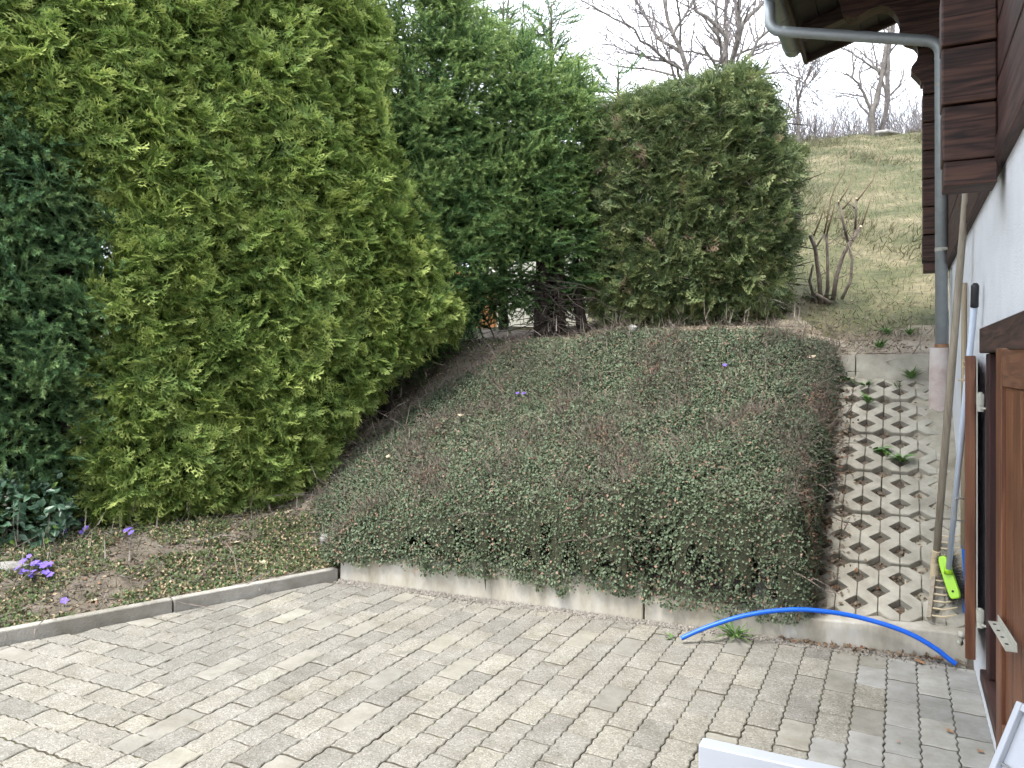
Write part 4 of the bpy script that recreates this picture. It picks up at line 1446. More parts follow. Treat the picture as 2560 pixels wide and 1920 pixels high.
# --- bright thuja
t1 = thing('thuja_hedge', 'tall bright yellow-green thuja hedge filling the photo behind the flower bed', 'hedge', (-3.9, 4.0, .2))
px1 = [(175, 1330), (300, 1352), (450, 1348), (600, 1322), (730, 1296), (850, 1240), (865, 1150), (930, 1065), (995, 975), (1050, 918), (1125, 875), (1190, 830), (1210, 755), (1165, 690), (1150, 600),
       (1105, 520), (1065, 450), (1020, 360), (1010, 260), (1012, 150), (1000, 60), (970, -60), (900, -330), (-900, -330), (-900, 260), (-100, 280), (40, 320), (130, 390), (235, 480), (245, 610), (175, 735), (255, 850), (150, 955), (230, 1010), (150, 1140), (185, 1210)]
F1 = Face(HA, HB, px1, .72)
F1.core('filler_core', M['core_thuja'], t1, inset=.13)
grow(F1, t1, TH, M['thuja'], 10500, (.13, .26), jit=.07, back=.12, plane=(.5, .85, .45))
# lighter, looser top sprays standing up along the upper edge
def stems(parent, pts, r0=.05, mat='bark_dark', name='trunk'):
    m = MB()
    for p, q in pts:
        p, q = np.array(p), np.array(q)
        m.tube([tuple(p), tuple((p * .5 + q * .5) + rng.normal(0, .03, 3)), tuple(q)], [r0, r0 * .8, r0 * .45], 7)
    return m.build(name, M[mat], parent, smooth_shade=True)
def trunk_row(parent, fr_, ss, hh, r0):
    for s_ in ss:
        xy = fr_.a + fr_.d * s_ - fr_.n * fr_.T * .5
        g0 = float(terrain(xy[0], xy[1]))
        stems(parent, [((xy[0], xy[1], g0 - .1), (xy[0] + .05, xy[1], g0 + hh))], r0)
trunk_row(t1, F1, (.2, 1.0, 1.8, 2.4), 2.4, .06)

# --- dark spruce at the left edge
t2 = thing('spruce_hedge', 'dark green spruce at the left edge beside the bright thuja', 'spruce', (-4.6, 2.9, .2))
px2 = [(-900, 1330), (120, 1330), (270, 1200), (350, 1000), (370, 700), (350, 430), (290, 330), (220, 200), (120, 100), (60, 60), (-100, 30), (-900, 30)]
F2 = Face(shift(HA, .17), shift(HB, .17), px2, .9)
F2.core('filler_core', M['core_green'], t2, inset=.2)
grow(F2, t2, SP, M['spruce_dark'], 880, (.32, .54), out=.75, lat=.8, upb=.12, plane=(.6, .6, .5), jit=.09, back=.1, proud=.09)
trunk_row(t2, F2, (-.6, .1), 2.6, .07)

# --- green spruce in the middle
t3 = thing('spruce_tree', 'dense green spruce between the bright thuja and the olive thuja, trunk bare at the foot', 'spruce', (-3.0, 6.4, 1.4))
px3 = [(930, 640), (880, 420), (890, 260), (940, 140), (985, 30), (1010, -160), (1140, -160), (1160, -40), (1215, 20), (1290, 62), (1350, 88), (1430, 128), (1480, 168), (1525, 225), (1545, 330), (1545, 450), (1540, 560), (1525, 660), (1500, 740), (1410, 775), (1310, 760), (1220, 790), (1130, 860), (1020, 930), (940, 960), (900, 840)]
F3 = Face(shift(HA, .22), shift(HB, .22), px3, 1.0)
pc3 = [(950, 640), (900, 420), (940, 230), (1010, 120), (1110, 90), (1170, 150), (1330, 260), (1515, 310), (1530, 470), (1525, 600), (1495, 690), (1400, 700), (1200, 700), (1080, 780), (960, 850), (930, 760)]
F3.core('filler_core', M['core_green'], t3, inset=.20, poly=np.array([F3.to_plane(u, v) for u, v in pc3]))
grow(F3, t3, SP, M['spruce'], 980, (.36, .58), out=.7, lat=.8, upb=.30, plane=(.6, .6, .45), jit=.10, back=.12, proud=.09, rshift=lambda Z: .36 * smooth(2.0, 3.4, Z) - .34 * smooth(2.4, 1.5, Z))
low = [(850, 1120), (890, 980), (950, 880), (1050, 825), (1180, 800), (1280, 825), (1250, 885), (1130, 925), (1030, 985), (950, 1060), (885, 1140)]
grow(F3, t3, SP, M['spruce_dark'], 95, (.26, .46), out=.7, lat=.8, upb=-.1, plane=(.7, .5, .4), jit=.2, back=.3, name='lower_branches', poly=np.array([F3.to_plane(u, v) for u, v in low]))
stems(t3, [(PZ(1352, 905, 7.15) * np.array([1, 1, 0]) + np.array([0, 0, 1.35]), PZ(1362, 420, 7.3)), (PZ(1398, 905, 7.2) * np.array([1, 1, 0]) + np.array([0, 0, 1.35]), PZ(1400, 520, 7.3))], .075)
# dead lower branches
m = MB()
g = random.Random(21)
for k in range(70):
    base = PZ(g.choice((1352, 1398)) + g.uniform(-8, 8), g.uniform(690, 830), 7.1)
    a = g.uniform(0, 6.28); L = g.uniform(.25, .8)
    p = Vector(base); pts = [p.copy()]; d = Vector((math.cos(a), math.sin(a), g.uniform(-.5, .15)))
    for q in range(5):
        d = (d + Vector((g.gauss(0, .25), g.gauss(0, .25), g.gauss(-.02, .22)))).normalized()
        p = p + d * L / 5; pts.append(p.copy())
    m.tube(pts, [.006, .005, .004, .003, .0025, .0015], 4)
tag(m.build('dead_branches', M['bark_dark'], t3), kind='stuff')

# --- young spruces whose leaders rise behind
def young_spruce(label, px_top, depth, h, wdt, n):
    tp = PZ(*px_top, depth)
    t = thing('young_spruce', label, 'spruce', (tp[0], tp[1], tp[2] - h), 'young spruces behind the hedge')
    m = MB(); m.tube([(tp[0], tp[1], 1.2), (tp[0], tp[1], tp[2] - h * .5), tuple(tp)], [.05, .03, .005], 6); m.build('trunk', M['bark_dark'], t, smooth_shade=True)
    f = rng.random(n) ** .6 * .97 + .03
    z = tp[2] - f * h
    a = rng.uniform(0, 6.283, n)
    L = .12 + wdt * f * rng.uniform(.55, 1.0, n)
    d = np.stack([np.cos(a), np.sin(a), .75 - .75 * f + rng.normal(0, .12, n)], 1)
    d = unit(d)
    off = rng.uniform(0, .75, n) * L
    pos = np.stack([np.full(n, tp[0]), np.full(n, tp[1]), z], 1) + d * off[:, None]
    up = np.tile(np.array([0, 0, 1.0]), (n, 1)) + rng.normal(0, .3, (n, 3))
    foliage_obj('crown', SPF, pos, d + rng.normal(0, .25, (n, 3)), up, rng.uniform(.20, .36, n), np.clip(rng.random(n) * .8 + .17, 0, .97), M['spruce'], t)
    stub = MB()
    for k in range(9):
        a = k * 2.4; zz0 = tp[2] - .05 - .06 * k
        stub.tube([(tp[0], tp[1], zz0), (tp[0] + math.cos(a) * (.08 + .035 * k), tp[1] + math.sin(a) * (.08 + .035 * k), zz0 + .10 + .02 * k)], [.008, .003], 5)
    stub.build('leader_shoots', M['branch_tan'], t)
young_spruce('young spruce with a thin bare leader rising behind the hedge', (1378, 5), 8.0, 1.5, .50, 190)
young_spruce('tall young spruce whose top leaves the frame above the middle spruce', (1085, -160), 7.6, 1.9, .6, 230)
young_spruce('short young spruce peeping over the hedge beside the olive thuja', (1545, 175), 8.3, 1.1, .50, 150)
young_spruce('slender young spruce between the two taller young spruces', (1258, 0), 7.9, 1.3, .48, 160)

# --- olive thuja
t4 = thing('clipped_thuja', 'broad olive-brown clipped thuja at the top of the bank', 'thuja', (-1.6, 7.2, 1.6))
TA = PZ(1480, 905, 7.15)[:2]; TB = PZ(2000, 905, 6.75)[:2]
px4 = [(1450, 290), (1485, 228), (1560, 196), (1640, 174), (1720, 160), (1790, 140), (1850, 122), (1910, 126), (1945, 170), (1968, 230), (1980, 310), (2012, 345), (2026, 400), (2008, 470), (2018, 560), (2002, 640), (1988, 710), (1972, 795), (1880, 812), (1700, 826), (1560, 828), (1500, 812), (1452, 770), (1450, 650), (1462, 520), (1455, 400)]
F4 = Face(TA, TB, px4, 1.0)
F4.core('filler_core', M['core_green'], t4)
grow(F4, t4, THT, M['thuja_old'], 6800, (.13, .26), out=.8, lat=.9, upb=-.05, plane=(.45, .55, .7), jit=.13, back=.25)
m = MB()
S, Z = F4.sample(520)
p, nr, sd = F4.surface(S, Z)
for i in range(len(p)):
    d = Vector(nr[i]) * .5 + Vector(rng.normal(0, .7, 3)); d.normalize()
    a = Vector(p[i]) - Vector(nr[i]) * .05; L = rng.uniform(.06, .2)
    b = a + d * L * .5; c = b + (d + Vector(rng.normal(0, .4, 3))).normalized() * L * .5
    m.tube([a, b, c], [.0035, .003, .0015], 4)
tag(m.build('bare_twigs', M['twig'], t4), kind='stuff')
m = MB()
for k in range(46):                                   # cut stubs on the side facing the meadow
    s_ = F4.poly[:, 0].max() - rng.uniform(.0, .22); z_ = rng.uniform(1.9, 3.6)
    q, nr, sd = F4.surface(np.array([s_]), np.array([z_]))
    if sd[0] < -.05: continue
    a = Vector(q[0]) - Vector((F4.d[0], F4.d[1], 0)) * .12 + Vector((rng.uniform(-.3, .3) * -F4.n[0], rng.uniform(0, .8) * -F4.n[1], 0))
    d = Vector((F4.d[0], F4.d[1], 0)) + Vector(rng.normal(0, .35, 3))
    L = rng.uniform(.10, .24)
    m.tube([a, a + d * L * .6, a + d * L], [.006, .005, .0025], 5)
tag(m.build('cut_branches', M['bark_dark'], t4), kind='stuff')
xy = PZ(1462, 905, 7.3)
stems(t4, [((xy[0], xy[1], 1.5), PZ(1440, 640, 7.35)), (PZ(1600, 905, 7.6) * np.array([1, 1, 0]) + np.array([0, 0, 1.5]), PZ(1600, 400, 7.6)), (PZ(1800, 905, 7.5) * np.array([1, 1, 0]) + np.array([0, 0, 1.5]), PZ(1800, 400, 7.5))], .06)

# ================================================================== GROUND COVER ON THE BANK
MX0, MX1, MY1 = -2.98, -0.365, 6.12
def bank_top(x, y):
    x = np.asarray(x, float); y = np.asarray(y, float)
    g = np.where(y > 3.97, slope_h(np.minimum(y, 5.95)) + 0.15 * smooth(-0.3, -1.0, x) * smooth(5.3, 6.1, y), .11)
    th = np.interp(y, [3.7, 4.0, 4.2, 4.5, 5.0, 5.5, 6.15], [.48, .545, .53, .43, .33, .25, .12]) * np.interp(x, [-3.6, -3.1, -2.6, -1.9, -1.2, -.4], [.22, .45, .70, .95, 1.08, 1.05])
    front = y_wall(x) - 0.048 + 0.028 * bumps(x, 0 * x, .16, 5) + 0.012 * bumps(x, 0 * x, .05, 2)
    right = MX1 + 0.03 * bumps(y, 0 * y, .16, 8) + 0.012 * bumps(y, 0 * y, .05, 3)
    leftb = np.interp(y, [3.7, 3.95, 4.3, 4.9, 5.5, 6.15], [-3.06, -3.3, -3.62, -3.72, -3.45, -2.7]) + 0.05 * bumps(y, 0 * y, .3, 9)
    backb = MY1 + 0.05 * bumps(x, 0 * x, .3, 10)
    d1 = np.clip((y - front) / .085, 0, 1); d2 = np.clip((right - x) / .13, 0, 1); d3 = np.clip((x - leftb) / .40, 0, 1); d4 = np.clip((backb - y) / .28, 0, 1)
    rr = lambda d: np.sqrt(np.maximum(1 - (1 - d) ** 2, 0))
    e = rr(d1) * rr(d2) * rr(d3) * rr(d4)
    inside = (d1 > 0) & (d2 > 0) & (d3 > 0) & (d4 > 0)
    dim = .05 * bumps(x, y, .24, 14) + .024 * bumps(x, y, .07, 15) - .085 * np.exp(-((y - 5.15 - .12 * np.sin(x * 2)) / .13) ** 2)
    return g, g + e * (th + dim * (.5 + .5 * e)), inside, e

xs_ = np.arange(-3.9, -.28, .03); ys_ = np.arange(3.66, 6.3, .03)
BX, BY = np.meshgrid(xs_, ys_)
g_, tz, ins, e_ = bank_top(BX, BY)
vid = np.arange(BX.size).reshape(BX.shape)
cell = ins[:-1, :-1] & ins[:-1, 1:] & ins[1:, 1:] & ins[1:, :-1]
q = np.stack([vid[:-1, :-1], vid[:-1, 1:], vid[1:, 1:], vid[1:, :-1]], -1)[cell]
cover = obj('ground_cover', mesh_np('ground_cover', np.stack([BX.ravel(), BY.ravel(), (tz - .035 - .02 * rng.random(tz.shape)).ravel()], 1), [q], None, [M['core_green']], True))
tag(cover, 'dense dark green creeping cotoneaster covering the bank and spilling over the low wall', 'ground cover', kind='stuff')
# leaves over the whole skin, by area
P = []
need = 165000
while sum(len(a) for a in P) < need:
    x = rng.uniform(-3.9, -.3, 400000); y = rng.uniform(3.68, 6.25, 400000)
    g0, z0, i0, e0 = bank_top(x, y)
    gx_ = (bank_top(x + .01, y)[1] - z0) / .01; gy_ = (bank_top(x, y + .01)[1] - z0) / .01
    wgt = np.sqrt(1 + gx_ ** 2 + gy_ ** 2)
    k = i0 & (rng.random(len(x)) < np.clip(wgt, 1, 14) / 14)
    n = unit(np.stack([-gx_, -gy_, np.ones_like(gx_)], 1))
    P.append(np.concatenate([np.stack([x, y, z0], 1)[k], n[k]], 1))
P = np.concatenate(P)[:need]
pos, nr = P[:, :3], P[:, 3:]
pos = pos + nr * rng.normal(-.012, .014, len(pos))[:, None]
ax = rng.normal(0, 1, (need, 3)) + nr * .3 + np.array([0, -.1, -.25]) * (nr[:, 2:] < .6)
pn = nr * 1.3 + rng.normal(0, .45, (need, 3))
barr = bumps(pos[:, 0], pos[:, 1], .22, 17) + .5 * bumps(pos[:, 0], pos[:, 1], .08, 18)
rn = rng.random(need)
dryz = (barr > .8) & (rng.random(need) < .5)
rn = np.where(dryz, rng.uniform(.9, 1, need), rn * .955)
foliage_obj('leaves', SLF, pos, ax, pn, rng.uniform(.0115, .0215, need) * (1 + .18 * bumps(pos[:, 0], pos[:, 1], .18, 23)), rn, M['coton'], cover)
# bare twiglets between the leaves
nt = 13000
k = rng.choice(need, nt, p=(lambda w: w / w.sum())(np.clip(.45 + barr, .08, 2) * (nr[:, 2] > .45)))
foliage_obj('twiglets', TW, pos[k] + nr[k] * .004, rng.normal(0, 1, (nt, 3)) + nr[k] * .35, nr[k], rng.uniform(.04, .12, nt), rng.random(nt), M['low_twig'], cover)
ns = 420
k = rng.choice(need, ns)
foliage_obj('stray_shoots', TW, pos[k], rng.normal(0, .6, (ns, 3)) + nr[k], nr[k], rng.uniform(.12, .24, ns), rng.random(ns), M['low_twig'], cover)
# fringe hanging over the wall
fp, fa, fn_ = [], [], []
for x in np.arange(-2.95, -.42, .010):
    hl = max(0, .030 + .055 * float(bumps(x, 0, .11, 21)) + .03 * float(bumps(x, 0, .04, 22))) * (1.0 if x > -2.2 else .8)
    if x > -1.2: hl = min(hl * .5, .045)
    topz = .16 if x < -1.16 else .11
    for kk in range(int(hl * 330) + 6):
        z = topz + .10 - rng.uniform(0, 1) ** .8 * (hl + .10)
        fp.append((x + rng.normal(0, .012), float(y_wall(x)) - .012 - abs(rng.normal(0, .014)), z))
fp = np.array(fp); nf = len(fp)
foliage_obj('hanging_leaves', SLF, fp, rng.normal(0, .7, (nf, 3)) + np.array([0, -.4, -.7]), rng.normal(0, .5, (nf, 3)) + np.array([0, -1, .5]), rng.uniform(.013, .023, nf), rng.random(nf) * .955, M['coton'], cover)

# ================================================================== BED, SMALL PLANTS AND LITTER
def scatter_ground(n, xr, yr, ok):
    x = rng.uniform(*xr, n * 3); y = rng.uniform(*yr, n * 3)
    k = ok(x, y)
    x, y = x[k][:n], y[k][:n]
    return np.stack([x, y, terrain(x, y)], 1)

in_bed = lambda x, y: (kerb_dist(x, y) > .06) & (kerb_dist(x, y) < 1.5) & (y < 4.3)
edge_bank = lambda x, y: (kerb_dist(x, y) > .06) & (x < -2.55) & (y > 3.5) & (y < 6.6) & (x > -4.6)
up_path = lambda x, y: (y > 5.98) & (x > -2.9) & (x < .2)
pb = np.concatenate([scatter_ground(40000, (-5.6, -2.9), (1.6, 4.3), lambda x, y: in_bed(x, y) & (bumps(x, y, .22, 31) + .4 * bumps(x, y, .07, 32) > -.32)), scatter_ground(7000, (-4.0, -2.5), (3.4, 6.4), edge_bank)])
n = len(pb)
up = np.tile(np.array([0, 0, 1.0]), (n, 1))
w = foliage_obj('low_weeds', SLF, pb + up * rng.uniform(0, .018, n)[:, None], rng.normal(0, 1, (n, 3)) + up * .5, up + rng.normal(0, .45, (n, 3)), rng.uniform(.011, .026, n), rng.random(n), M['cover'])
tag(w, 'low green weeds and creeping stems covering the bed behind the kerb', 'weeds', kind='stuff')
pb = np.concatenate([scatter_ground(2600, (-5.6, -2.9), (1.6, 4.3), lambda x, y: in_bed(x, y) & (bumps(x, y, .25, 33) > -.2)), scatter_ground(1200, (-3.4, -.2), (5.9, 7.4), up_path)])
n = len(pb); up = np.tile(np.array([0, 0, 1.0]), (n, 1))
g = foliage_obj('grass', BL, pb, rng.normal(0, .8, (n, 3)) + up, rng.normal(0, 1, (n, 3)), rng.uniform(.03, .075, n), rng.random(n), M['straw'])
tag(g, 'thin straw and grass blades in the flower bed and on the bare path', 'grass', kind='stuff')
pb = np.concatenate([scatter_ground(4200, (-5.6, -2.9), (1.6, 4.6), in_bed), scatter_ground(2600, (-4.2, -2.5), (3.6, 6.6), edge_bank), scatter_ground(3600, (-3.4, .25), (5.98, 8.2), up_path)])
n = len(pb); up = np.tile(np.array([0, 0, 1.0]), (n, 1))
l = foliage_obj('leaf_litter', SLF + LF[:1], pb + up * .006, rng.normal(0, 1, (n, 3)) * np.array([1, 1, .3]), up + rng.normal(0, .5, (n, 3)), rng.uniform(.008, .03, n), rng.random(n), M['litter'])
tag(l, 'brown leaf litter scattered over bed, bank edge and path', 'leaf litter', kind='stuff')
n = 900
pb = np.concatenate([scatter_ground(n, (-5.2, -2.6), (2.0, 5.5), lambda x, y: (kerb_dist(x, y) > .08) & (x < -2.5)), scatter_ground(500, (-3.2, .1), (6.0, 7.6), up_path)])
n = len(pb); up = np.tile(np.array([0, 0, 1.0]), (n, 1))
tag(foliage_obj('fallen_twigs', TW, pb + up * .012, rng.normal(0, 1, (n, 3)) * np.array([1, 1, .12]), up, rng.uniform(.08, .30, n), rng.random(n), M['twig']), 'thin grey fallen twigs lying on the bed', 'twigs', kind='stuff')

# litter in the holes of the grid stones and along the wall foot
n = 5200
x = rng.uniform(-.62, .27, n); y = rng.uniform(3.99, 5.85, n)
gp = np.stack([x, y, slope_h(y) - .044 + rng.uniform(0, .012, n)], 1)
x2 = rng.uniform(-.5, .26, 260); y2 = y_wall(x2) - np.abs(rng.normal(.012, .012, 260)); gp = np.concatenate([gp, np.stack([x2, y2, np.full(260, .008)], 1)])
y3 = rng.uniform(3.97, 5.7, 900); x3 = -.40 + np.abs(rng.normal(0, .07, 900)); gp = np.concatenate([gp, np.stack([x3, y3, slope_h(y3) + .006], 1)])
n = len(gp); nn = np.tile(np.array([0, -.5, .86]), (n, 1))
tag(foliage_obj('dry_litter', SLF + LF[:1], gp, rng.normal(0, 1, (n, 3)) * np.array([1, 1, .6]), nn + rng.normal(0, .5, (n, 3)), rng.uniform(.010, .030, n), rng.random(n), M['litter']), 'dry brown leaves caught in the grid stones and below the wall', 'leaf litter', kind='stuff')

# broad-leaved bush at the left
c = PH(70, 1330, .28)
bush = thing('evergreen_bush', 'glossy broad-leaved evergreen bush in the corner below the dark spruce', 'bush', (c[0], c[1], .2))
n = 2100
th = rng.uniform(0, 6.283, n); ph = np.arccos(rng.uniform(-.2, 1, n)); rr = rng.uniform(.72, 1.0, n) ** .5
dirs = np.stack([np.sin(ph) * np.cos(th), np.sin(ph) * np.sin(th), np.cos(ph)], 1)
bl = 1 + .22 * bumps(th, ph, .5, 41)
cen = np.array([c[0] - .20, c[1] - .06, .30])
pos = cen + dirs * np.array([.56, .40, .36]) * (rr * bl)[:, None]
pos = pos[pos[:, 2] > terrain(pos[:, 0], pos[:, 1]) + .02]; n = len(pos)
dirs = unit(pos - cen)
foliage_obj('leaves', LF, pos, dirs * .5 + rng.normal(0, .7, (n, 3)), dirs * .6 + np.array([0, 0, .7]) + rng.normal(0, .3, (n, 3)), rng.uniform(.040, .068, n), rng.random(n), M['laurel'], bush)
sp = np.array([cen + np.array([.1 * k - .3, .12, .34 + .05 * (k % 3)]) for k in range(8)])
m = MB()
for k in range(40):
    d = Vector(dirs[k * 7 % n]); m.tube([Vector(cen) + Vector((0, 0, -.15)), Vector(cen) + d * .2, Vector(cen) + d * .42], [.006, .004, .002], 4)
m.build('stems', M['bark_dark'], bush)

def petals(m, p, r, g):
    p = Vector(p)
    nv = Vector((g.gauss(.15, .35), g.gauss(-.55, .3), 1)).normalized()
    s = nv.orthogonal().normalized(); t = nv.cross(s)
    for k in range(5):
        a = 1.2566 * k + g.uniform(-.15, .15)
        d = s * math.cos(a) + t * math.sin(a); e = nv.cross(d)
        m.add([p, p + d * r * .6 + e * r * .42 + nv * r * .15, p + d * r * 1.05 + nv * r * .05, p + d * r * .6 - e * r * .42 + nv * r * .15], [(0, 1, 2, 3)])
vg = random.Random(4)
def violets(u, v, nfl, spread, label):
    p = PH(u, v, .10)
    for _ in range(4): p = PH(u, v, float(terrain(p[0], p[1])) + .03)
    t = thing('violet_clump', label, 'flowers', (p[0], p[1], p[2] - .03), 'violets in the bed behind the kerb')
    m2 = MB()
    for k in range(nfl):
        a = vg.uniform(0, 6.28); r = spread * math.sqrt(vg.random())
        x, y = p[0] + r * math.cos(a), p[1] + r * math.sin(a) * .8
        z = float(terrain(x, y)) + vg.uniform(.025, .055)
        m = MB(); petals(m, (x, y, z), vg.uniform(.016, .022), vg); m.build('flower', M['petal'], t)
        m2.tube([(x, y, z - .06), (x, y, z)], .0012, 4)
    tag(m2.build('stalks', M['weed'], t), kind='stuff')
violets(85, 1478, 24, .11, 'largest clump of violet flowers near the kerb at the left edge')
violets(190, 1443, 7, .05, 'small clump of violet flowers right behind the largest clump')
violets(165, 1385, 4, .05, 'loose group of violets just below the evergreen bush')
violets(302, 1385, 1, .01, 'single violet standing alone in front of the thuja foot')
violets(163, 1503, 1, .01, 'single violet nearest to the kerb')
violets(330, 1330, 3, .05, 'few violets in the shade under the bright thuja')
violets(212, 1372, 2, .02, 'pair of violets beside the loose group under the bush')
q = PZ(1365, 935, 6.2)
def violets_at(x, y, nfl, spread, label):
    z = float(bank_top(x, y)[1])
    t = thing('violet_clump', label, 'flowers', (x, y, z), 'violets on the bank')
    for k in range(nfl):
        m = MB(); petals(m, (x + vg.uniform(-spread, spread), y + vg.uniform(-spread, spread), z + .02), .016, vg); m.build('flower', M['petal'], t)
violets_at(-2.55, 5.35, 3, .05, 'few violets at the shaded upper left of the bank')
violets_at(-1.05, 5.45, 2, .03, 'two violets in the upper right of the bank cover')

# weeds with broad or narrow leaves
def rosette(name, label, p, nleaf, L, wdt, lift, mat, group=None, cat='weed'):
    t = thing(name, label, cat, tuple(p), group)
    tmpl = [leaf_template(rng, wdt, .05, .25)]
    a = np.linspace(0, 6.283, nleaf, endpoint=False) + rng.uniform(-.3, .3, nleaf)
    d = np.stack([np.cos(a), np.sin(a), np.full(nleaf, lift) + rng.normal(0, .25, nleaf)], 1)
    upv = np.tile(np.array([0, 0, 1.0]), (nleaf, 1)) + rng.normal(0, .15, (nleaf, 3))
    foliage_obj('leaves', tmpl, np.tile(np.asarray(p, float), (nleaf, 1)) + rng.normal(0, .006, (nleaf, 3)), d, upv, rng.uniform(L * .6, L, nleaf), rng.random(nleaf), M[mat], t)
    return t
def on_grid(u, v):
    p = PZ(u, v, 4.0)
    for _ in range(30):
        h = float(slope_h(p[1])) + .005
        d = ray(u, v); p = np.array([0, 0, EYE]) + d * ((h - EYE) / d[2]) if abs(d[2]) > .02 and False else p
        z = p[2] - h
        depth = -SA * p[0] + CA * p[1]
        depth = depth + z / (0.585 * ray(u, v)[1] - ray(u, v)[2]) 
        p = PZ(u, v, depth)
    return p
rosette('dandelion', 'large bright green dandelion rosette in the grid stones, lowest of the plants there', on_grid(2252, 1152), 18, .105, .16, .55, 'weed', 'weeds in the grid stones')
rosette('dandelion', 'upright green weed in the grid stones next to the bank, below the block edging', on_grid(2168, 1006), 13, .095, .14, .9, 'weed', 'weeds in the grid stones')
rosette('grass_tuft', 'bushy grass tuft at the top of the grid slope beside the downpipe base', on_grid(2278, 945), 44, .12, .04, 1.3, 'weed', 'weeds in the grid stones')
rosette('dandelion', 'flat small rosette in the topmost grid hole beside the bank', on_grid(2120, 948), 12, .08, .2, .25, 'weed', 'weeds in the grid stones')
rosette('dandelion', 'thin weed in the second row of grid holes', on_grid(2165, 962), 9, .075, .12, .7, 'weed', 'weeds in the grid stones')
rosette('dandelion', 'small spreading weed above the large dandelion rosette', on_grid(2208, 1122), 16, .08, .25, .2, 'weed', 'weeds in the grid stones')
rosette('grass_tuft', 'wispy grass tuft in the grid hole below the topmost tuft', on_grid(2242, 968), 18, .07, .03, 1.0, 'cover', 'weeds in the grid stones')
p = PH(1840, 1592, .0)
rosette('grass_tuft', 'spiky grass tuft growing between the paving and the low wall under the blue conduit', (p[0], p[1] - .01, .0), 26, .17, .035, .75, 'weed', cat='grass')
p = PH(1676, 1594, .0); rosette('dandelion', 'tiny weed in the gravel beside the end of the blue conduit', (p[0], p[1] - .01, .0), 9, .035, .25, .5, 'weed')
for (u, v, dpt, lab) in ((2200, 860, 6.1, 'grass tuft on the path right behind the long hollow block'), (2215, 838, 6.6, 'pale grass tuft behind the first tuft on the path'), (2275, 842, 6.5, 'grass tuft on the path beside the downpipe'), (1932, 867, 6.2, 'fresh green grass tuft at the upper right corner of the bank')):
    p = PZ(u, v, dpt); p[2] = float(terrain(p[0], p[1]))
    if u < 2000: p[2] = max(p[2], float(bank_top(p[0], p[1])[1]) - .02)
    rosette('grass_tuft', lab, p, 40, .12, .04, 1.0, 'weed', 'grass tufts on the path', 'grass')
p = PZ(2050, 778, 7.5); p[2] = float(terrain(p[0], p[1]))
rosette('grass_tuft', 'dark leafy tuft at the foot of the pruned shrub', p, 46, .22, .06, .5, 'cover', cat='grass')

# fallen leaves one can pick out
def fallen(p, s, label, mat='dryleaf', grp='pale fallen leaves'):
    V = [(0, -1, 0), (.35, -.55, .12), (.75, -.35, .2), (.5, .05, .1), (.8, .45, .25), (.25, .5, .06), (0, 1, .2), (-.25, .5, .06), (-.8, .4, .18), (-.5, 0, .05), (-.7, -.4, .22), (-.3, -.6, .1), (0, 0, 0)]
    m = MB()
    a = rng.uniform(0, 6.28); ti = rng.normal(0, .3)
    mt = Matrix.Translation(Vector(p)) @ Matrix.Rotation(a, 4, 'Z') @ Matrix.Rotation(ti, 4, 'X') @ Matrix.Scale(s, 4)
    m.add([tuple(mt @ Vector(q)) for q in V], [(i, (i + 1) % 12, 12) for i in range(12)])
    o = m.build('fallen_leaf', M[mat])
    return tag(o, label, 'leaf', grp)
def on_bank(u, v):
    z = 3.6
    for _ in range(400):
        p = PZ(u, v, z)
        g0, t0, i0, _e = bank_top(p[0], p[1])
        hh = float(t0) if bool(i0) else float(terrain(p[0], p[1]))
        if p[2] <= hh: return p
        z += .012
    return PZ(u, v, 6)
for (u, v, s, lab) in ((1627, 1012, .036, 'cream dry leaf lying in the middle right of the bank cover'), (1152, 1042, .034, 'white curled leaf at the left side of the bank cover'), (1395, 1014, .022, 'small tan leaf above the middle of the bank cover'), (970, 1145, .022, 'tan leaf at the lower left edge of the bank'),
                       (585, 1362, .042, 'cream maple leaf standing upright in the bed under the bright thuja'), (655, 1412, .034, 'tan maple leaf lying flat in the bed near the corner of the wall'), (433, 1360, .036, 'faded leaf at the foot of the thuja, farther left'), (720, 1285, .040, 'grey-cream leaf lying where thuja and bank meet'),
                       (232, 1508, .030, 'narrow cream leaf lying just behind the kerb'), (322, 1492, .036, 'grey-brown leaf lying just behind the kerb'), (2030, 897, .036, 'tan leaf on the upper right corner of the bank')):
    p = on_bank(u, v); p[2] += .012
    fallen(p, s, lab)
for (u, v, s, lab) in ((1112, 1090, .035, 'rust-brown leaves at the left of the bank cover'), (295, 1358, .045, 'rust-brown leaf in the bed below the thuja'), (2253, 1320, .02, 'reddish leaf in a grid hole')):
    p = on_bank(u, v); p[2] += .012
    fallen(p, s, lab, 'brownleaf', 'brown fallen leaves')
for (u, v, s, lab) in ((2245, 1853, .009, 'small red-brown bud scale lying on the grey pavers'), (2374, 1828, .017, 'brown twig-like leaf in the paver joint near the house'), (2450, 1878, .014, 'reddish leaf on the pavers at the house wall'), (2300, 1655, .028, 'brown leaf heap under the blue conduit')):
    p = PH(u, v, .006)
    fallen(p, s, lab, 'brownleaf', 'brown leaves on the paving')
